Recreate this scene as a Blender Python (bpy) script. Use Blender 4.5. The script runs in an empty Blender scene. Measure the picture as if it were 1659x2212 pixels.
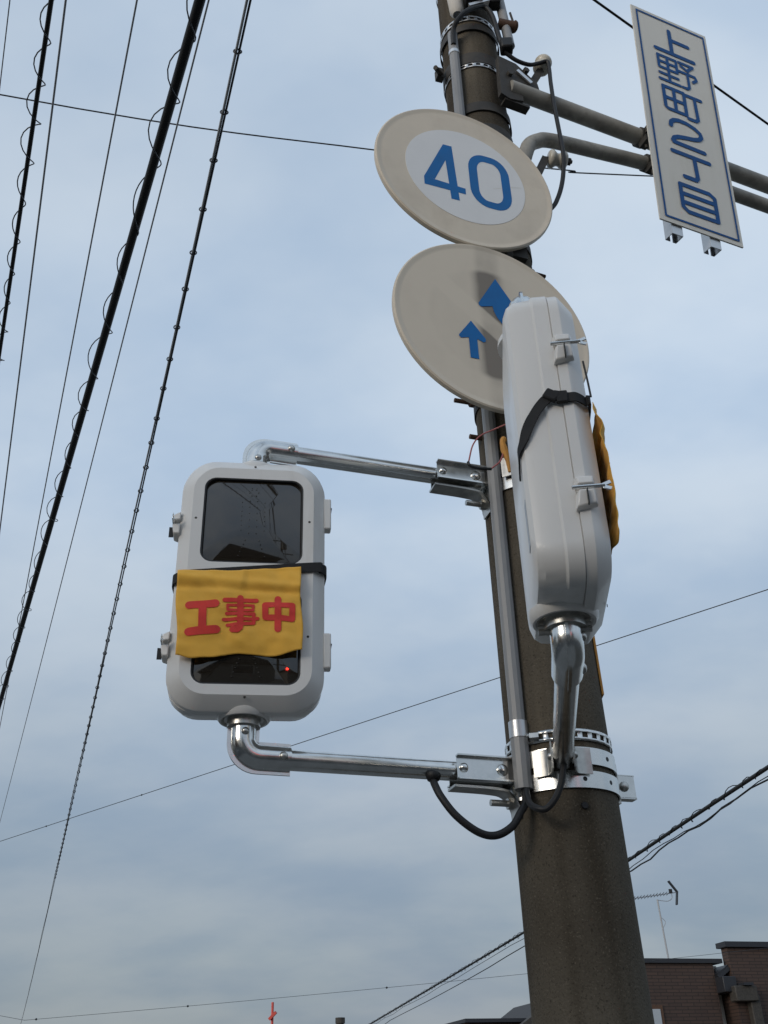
import bpy, bmesh, math, random
from mathutils import Vector, Matrix, noise
R = math.radians
random.seed(7)
scn = bpy.context.scene
col = scn.collection

# ------------------------------------------------------------------ camera
def make_camera():
    e, r = R(31.3), R(1.86)
    fwd = Vector((0, math.cos(e), math.sin(e)))
    rt0 = Vector((1, 0, 0)); up0 = rt0.cross(fwd)
    rt = rt0*math.cos(r) - up0*math.sin(r)
    up = up0*math.cos(r) + rt0*math.sin(r)
    cam = bpy.data.cameras.new('camera')
    cam.sensor_fit = 'VERTICAL'; cam.sensor_height = 36.0; cam.sensor_width = 27.0
    cam.lens = 2138/2212*36.0
    cam.clip_start = 0.05; cam.clip_end = 5000
    o = bpy.data.objects.new('camera', cam); col.objects.link(o)
    m = Matrix((rt, up, -fwd)).transposed().to_4x4()
    m.translation = Vector((0, 0, 1.6))
    o.matrix_world = m
    scn.camera = o
make_camera()

# ------------------------------------------------------------------ sky, sun, exposure
SUN_AZ, SUN_EL = -42.0, 9.0          # azimuth measured from -Y towards +X
sd = Vector((math.sin(R(SUN_AZ))*math.cos(R(SUN_EL)), -math.cos(R(SUN_AZ))*math.cos(R(SUN_EL)), math.sin(R(SUN_EL))))
w = bpy.data.worlds.new('World'); scn.world = w; w.use_nodes = True
nt = w.node_tree; nt.nodes.clear()
def N(t, **k):
    n = nt.nodes.new(t)
    for a, b in k.items(): setattr(n, a, b)
    return n
def L(a, b): nt.links.new(a, b)
sky = N('ShaderNodeTexSky'); sky.sky_type = 'NISHITA'; sky.sun_disc = False
sky.sun_elevation = R(SUN_EL); sky.sun_rotation = math.atan2(sd.x, sd.y)
sky.air_density = 1.2; sky.dust_density = 2.2; sky.ozone_density = 2.0
tc = N('ShaderNodeTexCoord')
sep = N('ShaderNodeSeparateXYZ'); L(tc.outputs['Generated'], sep.inputs[0])
den = N('ShaderNodeMath', operation='ADD'); L(sep.outputs[2], den.inputs[0]); den.inputs[1].default_value = 0.38
den2 = N('ShaderNodeMath', operation='MAXIMUM'); L(den.outputs[0], den2.inputs[0]); den2.inputs[1].default_value = 0.08
dv = N('ShaderNodeVectorMath', operation='DIVIDE')
cmb = N('ShaderNodeCombineXYZ')
for i in range(3): L(den2.outputs[0], cmb.inputs[i])
L(tc.outputs['Generated'], dv.inputs[0]); L(cmb.outputs[0], dv.inputs[1])
mp = N('ShaderNodeMapping'); L(dv.outputs[0], mp.inputs[0])
mp.inputs['Rotation'].default_value = (0, 0, R(25)); mp.inputs['Scale'].default_value = (1.0, 1.45, 1.0)
n1 = N('ShaderNodeTexNoise'); L(mp.outputs[0], n1.inputs['Vector'])
n1.inputs['Scale'].default_value = 1.3; n1.inputs['Detail'].default_value = 5; n1.inputs['Roughness'].default_value = 0.45
n1.inputs['Distortion'].default_value = 0.2
cr = N('ShaderNodeMapRange'); L(n1.outputs['Fac'], cr.inputs[0])
cr.inputs[1].default_value = 0.36; cr.inputs[2].default_value = 0.70; cr.inputs[3].default_value = 0.80; cr.inputs[4].default_value = 0.96
# thin cloud deck: pale blue overhead, greyer where one looks through more of it near the horizon
el = N('ShaderNodeMapRange', interpolation_type='SMOOTHSTEP'); L(sep.outputs[2], el.inputs[0]); el.inputs[1].default_value = 0.0; el.inputs[2].default_value = 0.62
dk = N('ShaderNodeMix', data_type='RGBA'); L(el.outputs[0], dk.inputs['Factor'])
dk.inputs[6].default_value = (1.72, 2.06, 2.50, 1); dk.inputs[7].default_value = (3.55, 4.32, 5.28, 1)
mx = N('ShaderNodeMix', data_type='RGBA'); L(cr.outputs[0], mx.inputs['Factor']); L(sky.outputs[0], mx.inputs[6]); L(dk.outputs[2], mx.inputs[7])
n2 = N('ShaderNodeTexNoise'); L(mp.outputs[0], n2.inputs['Vector']); n2.inputs['Scale'].default_value = 2.0; n2.inputs['Detail'].default_value = 5; n2.inputs['Roughness'].default_value = 0.5
n3 = N('ShaderNodeTexNoise'); L(mp.outputs[0], n3.inputs['Vector']); n3.inputs['Scale'].default_value = 5.5; n3.inputs['Detail'].default_value = 4
nm = N('ShaderNodeMath', operation='MULTIPLY_ADD'); L(n3.outputs['Fac'], nm.inputs[0]); nm.inputs[1].default_value = 0.35; L(n2.outputs['Fac'], nm.inputs[2])
br = N('ShaderNodeMapRange', interpolation_type='SMOOTHSTEP'); L(nm.outputs[0], br.inputs[0]); br.inputs[1].default_value = 0.45; br.inputs[2].default_value = 0.90
bc = N('ShaderNodeMix', data_type='RGBA'); L(br.outputs[0], bc.inputs['Factor']); bc.inputs[6].default_value = (0.84, 0.885, 0.935, 1); bc.inputs[7].default_value = (1.17, 1.11, 1.05, 1)
ml = N('ShaderNodeMix', data_type='RGBA', blend_type='MULTIPLY'); ml.inputs['Factor'].default_value = 1
L(mx.outputs[2], ml.inputs[6]); L(bc.outputs[2], ml.inputs[7])
bg = N('ShaderNodeBackground'); bg.inputs[1].default_value = 0.12; L(ml.outputs[2], bg.inputs[0])
wo = N('ShaderNodeOutputWorld'); L(bg.outputs[0], wo.inputs[0])

sun = bpy.data.lights.new('sun', 'SUN'); sun.energy = 1.5; sun.angle = R(30); sun.color = (1.0, 0.92, 0.82)
so = bpy.data.objects.new('sun', sun); col.objects.link(so)
so.rotation_euler = sd.to_track_quat('Z', 'Y').to_euler()
vs = scn.view_settings
vs.view_transform = 'Standard'; vs.look = 'None'; vs.gamma = 1; vs.use_curve_mapping = False
vs.exposure = 0.37

# ------------------------------------------------------------------ materials
def mat(name, color, rough=0.5, metal=0.0, var=0.0, vscale=8.0, stretch=(1, 1, 1), bump=0.0, bscale=60.0,
        color2=None, spec=0.5, sheen=0.0, emit=None, emit_s=0.0, coat=0.0, dirt=None, dscale=3.0, dlow=0.5, dhigh=0.75):
    m = bpy.data.materials.new(name); m.use_nodes = True
    t = m.node_tree; b = t.nodes['Principled BSDF']
    b.inputs['Base Color'].default_value = (*color, 1)
    b.inputs['Roughness'].default_value = rough; b.inputs['Metallic'].default_value = metal
    b.inputs['Specular IOR Level'].default_value = spec
    if sheen: b.inputs['Sheen Weight'].default_value = sheen
    if coat: b.inputs['Coat Weight'].default_value = coat
    if emit: b.inputs['Emission Color'].default_value = (*emit, 1); b.inputs['Emission Strength'].default_value = emit_s
    tcn = t.nodes.new('ShaderNodeTexCoord'); mpn = t.nodes.new('ShaderNodeMapping')
    t.links.new(tcn.outputs['Object'], mpn.inputs[0]); mpn.inputs['Scale'].default_value = stretch
    last = None
    if var or color2:
        no = t.nodes.new('ShaderNodeTexNoise'); t.links.new(mpn.outputs[0], no.inputs['Vector'])
        no.inputs['Scale'].default_value = vscale; no.inputs['Detail'].default_value = 6; no.inputs['Roughness'].default_value = 0.6
        mr = t.nodes.new('ShaderNodeMapRange'); t.links.new(no.outputs['Fac'], mr.inputs[0])
        mr.inputs[1].default_value = 0.32; mr.inputs[2].default_value = 0.68
        mi = t.nodes.new('ShaderNodeMix'); mi.data_type = 'RGBA'
        t.links.new(mr.outputs[0], mi.inputs['Factor'])
        c2 = color2 if color2 else tuple(c*(1+var) for c in color)
        c1 = color if color2 else tuple(c*(1-var) for c in color)
        mi.inputs[6].default_value = (*c1, 1); mi.inputs[7].default_value = (*c2, 1)
        last = mi.outputs[2]
        rr = t.nodes.new('ShaderNodeMapRange'); t.links.new(no.outputs['Fac'], rr.inputs[0])
        rr.inputs[1].default_value = 0.3; rr.inputs[2].default_value = 0.7
        rr.inputs[3].default_value = max(0.02, rough-0.06); rr.inputs[4].default_value = min(1, rough+0.06)
        t.links.new(rr.outputs[0], b.inputs['Roughness'])
    if dirt:
        no = t.nodes.new('ShaderNodeTexNoise'); t.links.new(mpn.outputs[0], no.inputs['Vector'])
        no.inputs['Scale'].default_value = dscale; no.inputs['Detail'].default_value = 8; no.inputs['Roughness'].default_value = 0.65
        mr = t.nodes.new('ShaderNodeMapRange'); t.links.new(no.outputs['Fac'], mr.inputs[0])
        mr.inputs[1].default_value = dlow; mr.inputs[2].default_value = dhigh
        mi = t.nodes.new('ShaderNodeMix'); mi.data_type = 'RGBA'
        t.links.new(mr.outputs[0], mi.inputs['Factor'])
        if last: t.links.new(last, mi.inputs[6])
        else: mi.inputs[6].default_value = (*color, 1)
        mi.inputs[7].default_value = (*dirt, 1)
        last = mi.outputs[2]
    if last: t.links.new(last, b.inputs['Base Color'])
    if bump:
        no = t.nodes.new('ShaderNodeTexNoise'); t.links.new(tcn.outputs['Object'], no.inputs['Vector'])
        no.inputs['Scale'].default_value = bscale; no.inputs['Detail'].default_value = 4
        bp = t.nodes.new('ShaderNodeBump'); bp.inputs['Strength'].default_value = bump; bp.inputs['Distance'].default_value = 0.002
        t.links.new(no.outputs['Fac'], bp.inputs['Height']); t.links.new(bp.outputs[0], b.inputs['Normal'])
    return m

M = {}
M['galv'] = mat('galvanised_steel', (.72, .72, .70), .20, 1.0, var=.10, vscale=25)
M['galv_dull'] = mat('dull_galvanised_steel', (.50, .49, .46), .34, 1.0, var=.2, vscale=30)
M['steel'] = mat('bright_steel', (.72, .72, .70), .27, 1.0, var=.06, vscale=30)
M['old_pipe'] = mat('weathered_grey_paint', (.33, .31, .27), .6, 0.0, var=.3, vscale=10, dirt=(.14, .125, .10), dscale=14, dlow=.55, dhigh=.8, bump=.15)
M['old_steel'] = mat('old_dark_steel', (.052, .047, .041), .7, 0.1, var=.35, vscale=20, bump=.2)
M['rust'] = mat('rusty_steel', (.10, .055, .035), .8, 0.1, var=.35, vscale=30)
M['white'] = mat('white_enamel', (.745, .73, .70), .32, 0, var=.03, vscale=3, coat=.08, stretch=(1, 1, .25), dirt=(.63, .60, .55), dscale=9, dlow=.56, dhigh=.82)
M['gasket'] = mat('black_gasket', (.012, .012, .012), .5)
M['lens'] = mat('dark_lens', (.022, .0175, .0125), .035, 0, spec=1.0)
M['led'] = mat('led_bead', (.030, .026, .020), .25)
M['beige'] = mat('faded_sign_red', (.70, .61, .485), .5, 0, var=.05, vscale=6, dirt=(.57, .485, .375), dscale=4, dlow=.5, dhigh=.8)
M['face_white'] = mat('sign_white', (.78, .775, .765), .42, 0, var=.03, vscale=7)
M['blue'] = mat('sign_blue', (.003, .135, .40), .5, 0, var=.10, vscale=12, spec=.25)
M['dkblue'] = mat('sign_dark_blue', (.003, .078, .27), .55, 0, var=.12, vscale=12, spec=.25)
M['plate_grey'] = mat('sign_grey_white', (.74, .715, .645), .5, 0, var=.04, vscale=3, stretch=(3, 3, .6), dirt=(.66, .63, .55), dscale=3)
M['alu'] = mat('aluminium', (.62, .62, .62), .38, .9, var=.1)
M['pvc'] = mat('grey_conduit', (.27, .27, .27), .42, 0, var=.10, vscale=9)
M['black'] = mat('black_rubber', (.010, .010, .011), .55)
M['strap'] = mat('black_elastic', (.014, .014, .015), .8, bump=.3, bscale=400)
M['yellow'] = mat('yellow_cloth', (.88, .475, .062), .85, 0, var=.05, vscale=14, bump=.25, bscale=900, sheen=.15)
M['redprint'] = mat('red_print', (.72, .048, .036), .75, 0, var=.08, vscale=40)
M['orange'] = mat('orange_tag', (.58, .27, .05), .7, 0, var=.15, vscale=40)
M['pink'] = mat('pink_wire', (.42, .12, .11), .5)
M['porcelain'] = mat('white_porcelain', (.62, .58, .49), .3, 0, var=.12, vscale=25)
M['wire'] = mat('grey_wire', (.030, .034, .040), .5)
M['wire_pale'] = mat('pale_grey_wire', (.30, .32, .345), .5)
M['strand'] = mat('grey_strand', (.46, .48, .50), .45)
M['cable'] = mat('black_cable', (.009, .009, .009), .6)
M['stone'] = mat('brown_tile', (.085, .052, .04), .7)
M['coping'] = mat('dark_coping', (.022, .024, .03), .5)
M['offwhite'] = mat('offwhite_wall', (.6, .57, .52), .7, 0, var=.05)
M['glass'] = mat('window_glass', (.02, .025, .03), .05)
M['redpaint'] = mat('red_mast_paint', (.50, .05, .035), .5)
M['grey_house'] = mat('grey_render', (.24, .225, .20), .85, 0, var=.1)
M['roof'] = mat('dark_roof', (.035, .034, .035), .7, 0, var=.2)
M['asphalt'] = mat('asphalt', (.05, .05, .05), .9, 0, var=.25, vscale=40, bump=.4, bscale=300)
M['paving'] = mat('paving', (.13, .127, .12), .9, 0, var=.2, vscale=9, bump=.3)
M['soil'] = mat('ground', (.06, .056, .048), .95, 0, var=.25, vscale=2)
M['line'] = mat('road_paint', (.7, .7, .68), .7, 0, var=.1)
M['redlamp'] = mat('red_lamp', (.5, .01, .01), .3, emit=(1.0, .035, .02), emit_s=40)
M['lampoff'] = mat('dark_lamp', (.02, .03, .02), .2)
M['tag'] = mat('pale_blue_label', (.42, .46, .50), .5)

# tile facade: rows of narrow tiles
def tile_mat():
    m = M['stone']; t = m.node_tree; b = t.nodes['Principled BSDF']
    tcn = t.nodes.new('ShaderNodeTexCoord'); mpn = t.nodes.new('ShaderNodeMapping')
    t.links.new(tcn.outputs['Object'], mpn.inputs[0]); mpn.inputs['Rotation'].default_value = (R(90), 0, 0)
    bt = t.nodes.new('ShaderNodeTexBrick'); t.links.new(mpn.outputs[0], bt.inputs['Vector'])
    bt.inputs['Scale'].default_value = 1.0; bt.inputs['Brick Width'].default_value = .42; bt.inputs['Row Height'].default_value = .098
    bt.inputs['Mortar Size'].default_value = .012
    bt.inputs['Color1'].default_value = (.072, .044, .034, 1); bt.inputs['Color2'].default_value = (.057, .036, .029, 1)
    bt.inputs['Mortar'].default_value = (.026, .018, .015, 1)
    t.links.new(bt.outputs[0], b.inputs['Base Color'])
tile_mat()

# old concrete: blotches, long rain streaks, fine light and dark flecks, pitted skin
def concrete_mat():
    m = bpy.data.materials.new('weathered_concrete'); m.use_nodes = True
    t = m.node_tree; b = t.nodes['Principled BSDF']; b.inputs['Roughness'].default_value = .92; b.inputs['Specular IOR Level'].default_value = .15
    tcn = t.nodes.new('ShaderNodeTexCoord')
    def nz(scale, stretch, lo, hi, detail=5):
        mp_ = t.nodes.new('ShaderNodeMapping'); t.links.new(tcn.outputs['Object'], mp_.inputs[0]); mp_.inputs['Scale'].default_value = stretch
        n = t.nodes.new('ShaderNodeTexNoise'); t.links.new(mp_.outputs[0], n.inputs['Vector']); n.inputs['Scale'].default_value = scale; n.inputs['Detail'].default_value = detail
        r = t.nodes.new('ShaderNodeMapRange'); t.links.new(n.outputs['Fac'], r.inputs[0]); r.inputs[1].default_value = lo; r.inputs[2].default_value = hi
        return r.outputs[0]
    def mixc(f, a, bcol, k=1.0):
        n = t.nodes.new('ShaderNodeMix'); n.data_type = 'RGBA'
        if k != 1.0:
            q = t.nodes.new('ShaderNodeMath'); q.operation = 'MULTIPLY'; t.links.new(f, q.inputs[0]); q.inputs[1].default_value = k; f = q.outputs[0]
        t.links.new(f, n.inputs['Factor'])
        if isinstance(a, tuple): n.inputs[6].default_value = (*a, 1)
        else: t.links.new(a, n.inputs[6])
        n.inputs[7].default_value = (*bcol, 1); return n.outputs[2]
    c = mixc(nz(3.2, (1, 1, .8), .38, .64), (.126, .109, .084), (.082, .069, .052))
    c = mixc(nz(11, (1, 1, .06), .50, .68), c, (.048, .038, .026), .85)
    c = mixc(nz(8, (1, 1, .10), .58, .72), c, (.175, .145, .105), .6)
    c = mixc(nz(210, (1, 1, 1), .60, .76, 2), c, (.20, .172, .132), .6)
    c = mixc(nz(190, (1, 1, .8), .58, .74, 2), c, (.030, .025, .019), .7)
    t.links.new(c, b.inputs['Base Color'])
    n = t.nodes.new('ShaderNodeTexNoise'); t.links.new(tcn.outputs['Object'], n.inputs['Vector']); n.inputs['Scale'].default_value = 170; n.inputs['Detail'].default_value = 4
    bp = t.nodes.new('ShaderNodeBump'); bp.inputs['Strength'].default_value = .9; bp.inputs['Distance'].default_value = .003
    t.links.new(n.outputs['Fac'], bp.inputs['Height']); t.links.new(bp.outputs[0], b.inputs['Normal'])
    return m
M['concrete'] = concrete_mat()

# arrow sign plate: faded interior, paler slash, dirt run down the middle
def arrow_plate_mat():
    m = bpy.data.materials.new('faded_arrow_sign'); m.use_nodes = True
    t = m.node_tree; b = t.nodes['Principled BSDF']; b.inputs['Roughness'].default_value = .5
    def nd(ty, **k):
        n = t.nodes.new(ty)
        for a, c in k.items(): setattr(n, a, c)
        return n
    def ma(op, a, bb=None, cc=None):
        n = nd('ShaderNodeMath', operation=op)
        for i, v in enumerate((a, bb, cc)):
            if v is None: continue
            if isinstance(v, (int, float)): n.inputs[i].default_value = v
            else: t.links.new(v, n.inputs[i])
        return n.outputs[0]
    def ss(v, lo, hi):
        n = nd('ShaderNodeMapRange', interpolation_type='SMOOTHSTEP'); t.links.new(v, n.inputs[0])
        n.inputs[1].default_value = lo; n.inputs[2].default_value = hi; return n.outputs[0]
    tcn = nd('ShaderNodeTexCoord'); sp = nd('ShaderNodeSeparateXYZ'); t.links.new(tcn.outputs['Object'], sp.inputs[0])
    no = nd('ShaderNodeTexNoise'); t.links.new(tcn.outputs['Object'], no.inputs['Vector']); no.inputs['Scale'].default_value = 9; no.inputs['Detail'].default_value = 6
    nf = no.outputs['Fac']
    x, z = sp.outputs[0], sp.outputs[2]
    r = ma('SQRT', ma('ADD', ma('MULTIPLY', x, x), ma('MULTIPLY', z, z)))
    inner = ma('SUBTRACT', 1.0, ss(r, .205, .232))
    # slash: from upper left to lower right
    dsl = ma('ABSOLUTE', ma('ADD', ma('MULTIPLY', x, .66), ma('ADD', ma('MULTIPLY', z, .75), .012)))
    slash = ma('SUBTRACT', 1.0, ss(dsl, .028, .04))
    field = ma('MULTIPLY', inner, ma('SUBTRACT', 1.0, slash))
    # dirt run: x about -.02..+.05 wide column, strongest inside the field
    run = ma('SUBTRACT', 1.0, ss(ma('ABSOLUTE', ma('ADD', x, ma('MULTIPLY', z, .03))), .02, .075))
    soft = ma('MULTIPLY', run, ma('SUBTRACT', 1.0, ss(ma('ABSOLUTE', x), .03, .06)))
    strong = ma('MULTIPLY', field, ma('MULTIPLY', ss(x, -.075, -.030), ma('SUBTRACT', 1.0, ss(x, .0, .07))))
    fac = ma('ADD', ma('MULTIPLY', strong, .80), ma('ADD', ma('MULTIPLY', field, .06), ma('MULTIPLY', soft, ma('MULTIPLY', nf, .55))))
    fac = ma('ADD', fac, ma('MULTIPLY', ma('SUBTRACT', nf, .5), .25))
    n = nd('ShaderNodeMix', data_type='RGBA'); t.links.new(fac, n.inputs['Factor']); n.clamp_factor = True
    n.inputs[6].default_value = (.70, .61, .485, 1); n.inputs[7].default_value = (.21, .175, .135, 1)
    t.links.new(n.outputs[2], b.inputs['Base Color'])
    return m
M['arrow_plate'] = arrow_plate_mat()

# ------------------------------------------------------------------ mesh helpers
WM = {}
def tag(o, label=None, cat=None, group=None, kind=None):
    if label: o['label'] = label
    if cat: o['category'] = cat
    if group: o['group'] = group
    if kind: o['kind'] = kind
    return o
def thing(name, loc, label, cat, rotz=0.0, tilt=0.0, group=None):
    o = bpy.data.objects.new(name, None); col.objects.link(o)
    o.empty_display_size = .05
    m = Matrix.Translation(Vector(loc)) @ Matrix.Rotation(rotz, 4, 'Z') @ Matrix.Rotation(tilt, 4, 'X')
    o.matrix_world = m; WM[o.name] = m
    return tag(o, label, cat, group)
def obj(name, bm, m, parent=None, local=False, smooth=35, origin=None, bevel=0.0):
    """link a bmesh as ONE mesh; parts are given in world space unless local"""
    if parent is not None:
        if not local: bm.transform(WM[parent.name].inverted())
    elif origin is not None:
        bm.transform(Matrix.Translation(-Vector(origin)))
    bmesh.ops.recalc_face_normals(bm, faces=bm.faces[:])
    me = bpy.data.meshes.new(name); bm.to_mesh(me); bm.free()
    me.materials.append(M[m] if isinstance(m, str) else m)
    me.shade_smooth()
    if smooth is not None: me.set_sharp_from_angle(angle=R(smooth))
    o = bpy.data.objects.new(name, me); col.objects.link(o)
    if parent is not None:
        o.parent = parent; WM[o.name] = WM[parent.name]
    else:
        if origin is not None: o.location = origin
        WM[o.name] = Matrix.Translation(Vector(origin) if origin is not None else Vector((0, 0, 0)))
    if bevel:
        b = o.modifiers.new('bevel', 'BEVEL'); b.width = bevel; b.segments = 2; b.limit_method = 'ANGLE'
    return o
def B_(): return bmesh.new()
def box(bm, c, s, rot=None):
    c = Vector(c); vs_ = []
    for dx in (-.5, .5):
        for dy in (-.5, .5):
            for dz in (-.5, .5):
                v = Vector((dx*s[0], dy*s[1], dz*s[2]))
                if rot is not None: v = rot @ v
                vs_.append(bm.verts.new(c+v))
    for f in ((0, 1, 3, 2), (4, 6, 7, 5), (0, 4, 5, 1), (2, 3, 7, 6), (0, 2, 6, 4), (1, 5, 7, 3)):
        bm.faces.new([vs_[i] for i in f])
    return bm
def loft(bm, rings, cap0=True, cap1=True, closed=False):
    rv = [[bm.verts.new(p) for p in r] for r in rings]
    n = len(rv[0])
    pairs = list(zip(rv[:-1], rv[1:])) + ([(rv[-1], rv[0])] if closed else [])
    for a, b in pairs:
        for i in range(n):
            bm.faces.new((a[i], a[(i+1) % n], b[(i+1) % n], b[i]))
    if not closed:
        if cap0: bm.faces.new(rv[0][::-1])
        if cap1: bm.faces.new(rv[-1])
    return bm
def frames(pts, up=None):
    pts = [Vector(p) for p in pts]; n = len(pts); T = []
    for i in range(n):
        a = pts[max(i-1, 0)]; b = pts[min(i+1, n-1)]
        T.append((b-a).normalized())
    u = Vector(up) if up else (Vector((0, 0, 1)) if abs(T[0].z) < .9 else Vector((1, 0, 0)))
    out = []
    for i in range(n):
        u = (u - T[i]*u.dot(T[i])).normalized()
        out.append((pts[i], T[i], u, T[i].cross(u)))
    return out
def tube(bm, pts, r, n=12, caps=True):
    fr = frames(pts); rings = []
    for i, (p, t, u, v) in enumerate(fr):
        rr = r[i] if isinstance(r, (list, tuple)) else r
        rings.append([p + (u*math.cos(2*math.pi*k/n) + v*math.sin(2*math.pi*k/n))*rr for k in range(n)])
    return loft(bm, rings, caps, caps)
def ribbon(bm, pts, up, w, h, closed=False):
    """sweep a w (along up) by h (sideways) rectangle"""
    fr = frames(pts, up); rings = []
    for p, t, u, v in fr:
        if closed:
            u = Vector(up); v = t.cross(u).normalized()
        rings.append([p+u*w/2+v*h/2, p-u*w/2+v*h/2, p-u*w/2-v*h/2, p+u*w/2-v*h/2])
    return loft(bm, rings, True, True, closed)
def lathe(bm, prof, n=48, O=(0, 0, 0), A=(0, 0, 1), a0=0, a1=360):
    """profile of (radius, along axis)"""
    A = Vector(A).normalized(); O = Vector(O)
    u = (Vector((1, 0, 0)) if abs(A.x) < .9 else Vector((0, 1, 0))); u = (u-A*u.dot(A)).normalized(); v = A.cross(u)
    full = abs(a1-a0) >= 360; cnt = n if full else n+1
    rings = []
    for k in range(cnt):
        a = R(a0+(a1-a0)*k/n)
        d = u*math.cos(a)+v*math.sin(a)
        rings.append([O+d*max(r, 1e-5)+A*h for r, h in prof])
    rv = [[bm.verts.new(p) for p in r] for r in rings]
    m = len(prof)
    for k in range(n if full else cnt-1):
        a, b = rv[k], rv[(k+1) % cnt]
        for i in range(m-1): bm.faces.new((a[i], a[i+1], b[i+1], b[i]))
    bmesh.ops.remove_doubles(bm, verts=bm.verts[:], dist=2e-5)
    return bm
def bend(pts, rad, seg=8):
    """polyline with its inner corners rounded"""
    pts = [Vector(p) for p in pts]; out = [pts[0]]
    for i in range(1, len(pts)-1):
        a, b, c = pts[i-1], pts[i], pts[i+1]
        d1 = (a-b).normalized(); d2 = (c-b).normalized(); ang = d1.angle(d2)
        if abs(ang-math.pi) < 1e-3: out.append(b); continue
        t = min(rad/math.tan(ang/2), (a-b).length*.49, (c-b).length*.49)
        p1, p2 = b+d1*t, b+d2*t
        rr = t*math.tan(ang/2)
        cen = b+(d1+d2).normalized()*(rr/math.sin(ang/2))
        v1 = p1-cen; v2 = p2-cen
        axn = v1.cross(v2).normalized(); tot = v1.angle(v2)
        for k in range(seg+1): out.append(cen+Matrix.Rotation(tot*k/seg, 3, axn) @ v1)
    out.append(pts[-1]); return out
def smooth_path(pts, sub=8):
    pts = [Vector(p) for p in pts]; out = []
    P = [pts[0]*2-pts[1]]+pts+[pts[-1]*2-pts[-2]]
    for i in range(1, len(P)-2):
        a, b, c, d = P[i-1:i+3]
        for k in range(sub):
            t = k/sub
            out.append(.5*((2*b)+(c-a)*t+(2*a-5*b+4*c-d)*t*t+(-a+3*b-3*c+d)*t**3))
    out.append(pts[-1]); return out
def rrect(w_, h_, r, y, cx=0, cz=0, seg=8):
    """rounded rectangle in the xz plane at depth y"""
    out = []
    for (sx, sz, a0) in ((1, 1, 0), (-1, 1, 90), (-1, -1, 180), (1, -1, 270)):
        for k in range(seg+1):
            a = R(a0+90*k/seg)
            out.append(Vector((cx+sx*(w_/2-r)+r*math.cos(a), y, cz+sz*(h_/2-r)+r*math.sin(a))))
    return out
def dome(bm, c, axis, r, h=None, n=12):
    h = h or r*.7
    return lathe(bm, [(0, h), (r*.5, h*.87), (r*.87, h*.5), (r, 0), (r*1.0, -h*.3), (0, -h*.3)], n, c, axis)
def hexnut(bm, c, axis, r, h):
    return lathe(bm, [(0, h/2), (r*.95, h/2), (r, h/2-.001), (r, -h/2), (0, -h/2)], 6, c, axis)

# flat lettering: every stroke is a row of little plates laid on surface f(a, b, lift)
class Ink:
    def __init__(s, f, step=.05): s.bm = bmesh.new(); s.f = f; s.k = 0; s.step = step
    def poly(s, pts):
        s.k += 1; l = .000008*s.k
        s.bm.faces.new([s.bm.verts.new(s.f(a, b, l)) for a, b in pts])
    def stroke(s, pts, wd, cap=True):
        h = wd/2
        for (a, b) in zip(pts[:-1], pts[1:]):
            dx, dy = b[0]-a[0], b[1]-a[1]; ln = math.hypot(dx, dy)
            if ln < 1e-6: continue
            nx, ny = -dy/ln*h, dx/ln*h; m = max(1, int(ln/s.step)+1)
            s.k += 1; l = .000008*s.k; prev = None
            for i in range(m+1):
                t = i/m; x, y = a[0]+dx*t, a[1]+dy*t
                cur = [s.bm.verts.new(s.f(x+nx, y+ny, l)), s.bm.verts.new(s.f(x, y, l)), s.bm.verts.new(s.f(x-nx, y-ny, l))]
                if prev:
                    s.bm.faces.new((prev[0], cur[0], cur[1], prev[1])); s.bm.faces.new((prev[1], cur[1], cur[2], prev[2]))
                prev = cur
        for i, p in enumerate(pts):
            if not cap and i in (0, len(pts)-1): continue
            s.poly([(p[0]+h*math.cos(2*math.pi*k/14), p[1]+h*math.sin(2*math.pi*k/14)) for k in range(14)])
    def done(s, name, m, parent, local=True): return obj(name, s.bm, m, parent, local, smooth=None)

# ------------------------------------------------------------------ the setting
PX, PY, PZ, LEAN, TAP, D0 = .4430, 2.5893, 2.3164, -.0053, 1/75, .272
def ax(z): return Vector((PX+LEAN*(z-PZ), PY, z))
def prad(z): return D0/2-(z-PZ)*TAP/2
def hdir(yaw): return Vector((math.cos(R(yaw)), math.sin(R(yaw)), 0)), Vector((math.sin(R(yaw)), -math.cos(R(yaw)), 0))
U18, N18 = hdir(18); U24, N24 = hdir(24); U21, N21 = hdir(20.9)
W20 = -hdir(20)[1]; U20 = hdir(20)[0]

def sheet(name, pts, z, m, sub=None):
    bm = B_(); bm.faces.new([bm.verts.new((p[0], p[1], z)) for p in pts])
    o = obj(name, bm, m, None, origin=(0, 0, 0)); tag(o, kind='structure'); return o
S_ = 1500
sheet('ground', [(-S_, -S_), (S_, -S_), (S_, S_), (-S_, S_)], 0, 'soil')
def strip(u0, u1, w0, w1):
    return [(U20*a+W20*b).xy for a, b in ((u0, w0), (u1, w0), (u1, w1), (u0, w1))]
sheet('road', strip(-9.5, -2.6, -80, 110), .004, 'asphalt')
sheet('side_road', strip(-2.6, 60, -9.5, -3.2), .005, 'asphalt')
bm = B_()
a = strip(-2.45, 2.6, -2.4, 60)
r0 = [(p[0], p[1], -.05) for p in a]; r1 = [(p[0], p[1], .12) for p in a]
loft(bm, [r0, r1]); tag(obj('pavement', bm, 'paving', None, origin=(0, 0, 0)), kind='structure')
bm = B_(); a = strip(-2.6, -2.45, -2.4, 60)
loft(bm, [[(p[0], p[1], -.05) for p in a], [(p[0], p[1], .125) for p in a]])
tag(obj('kerb', bm, 'paving', None, origin=(0, 0, 0)), kind='structure')
for b0 in range(-70, 100, 10):
    sheet('road_marking', strip(-6.1, -5.95, b0, b0+5), .009, 'line')

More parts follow.
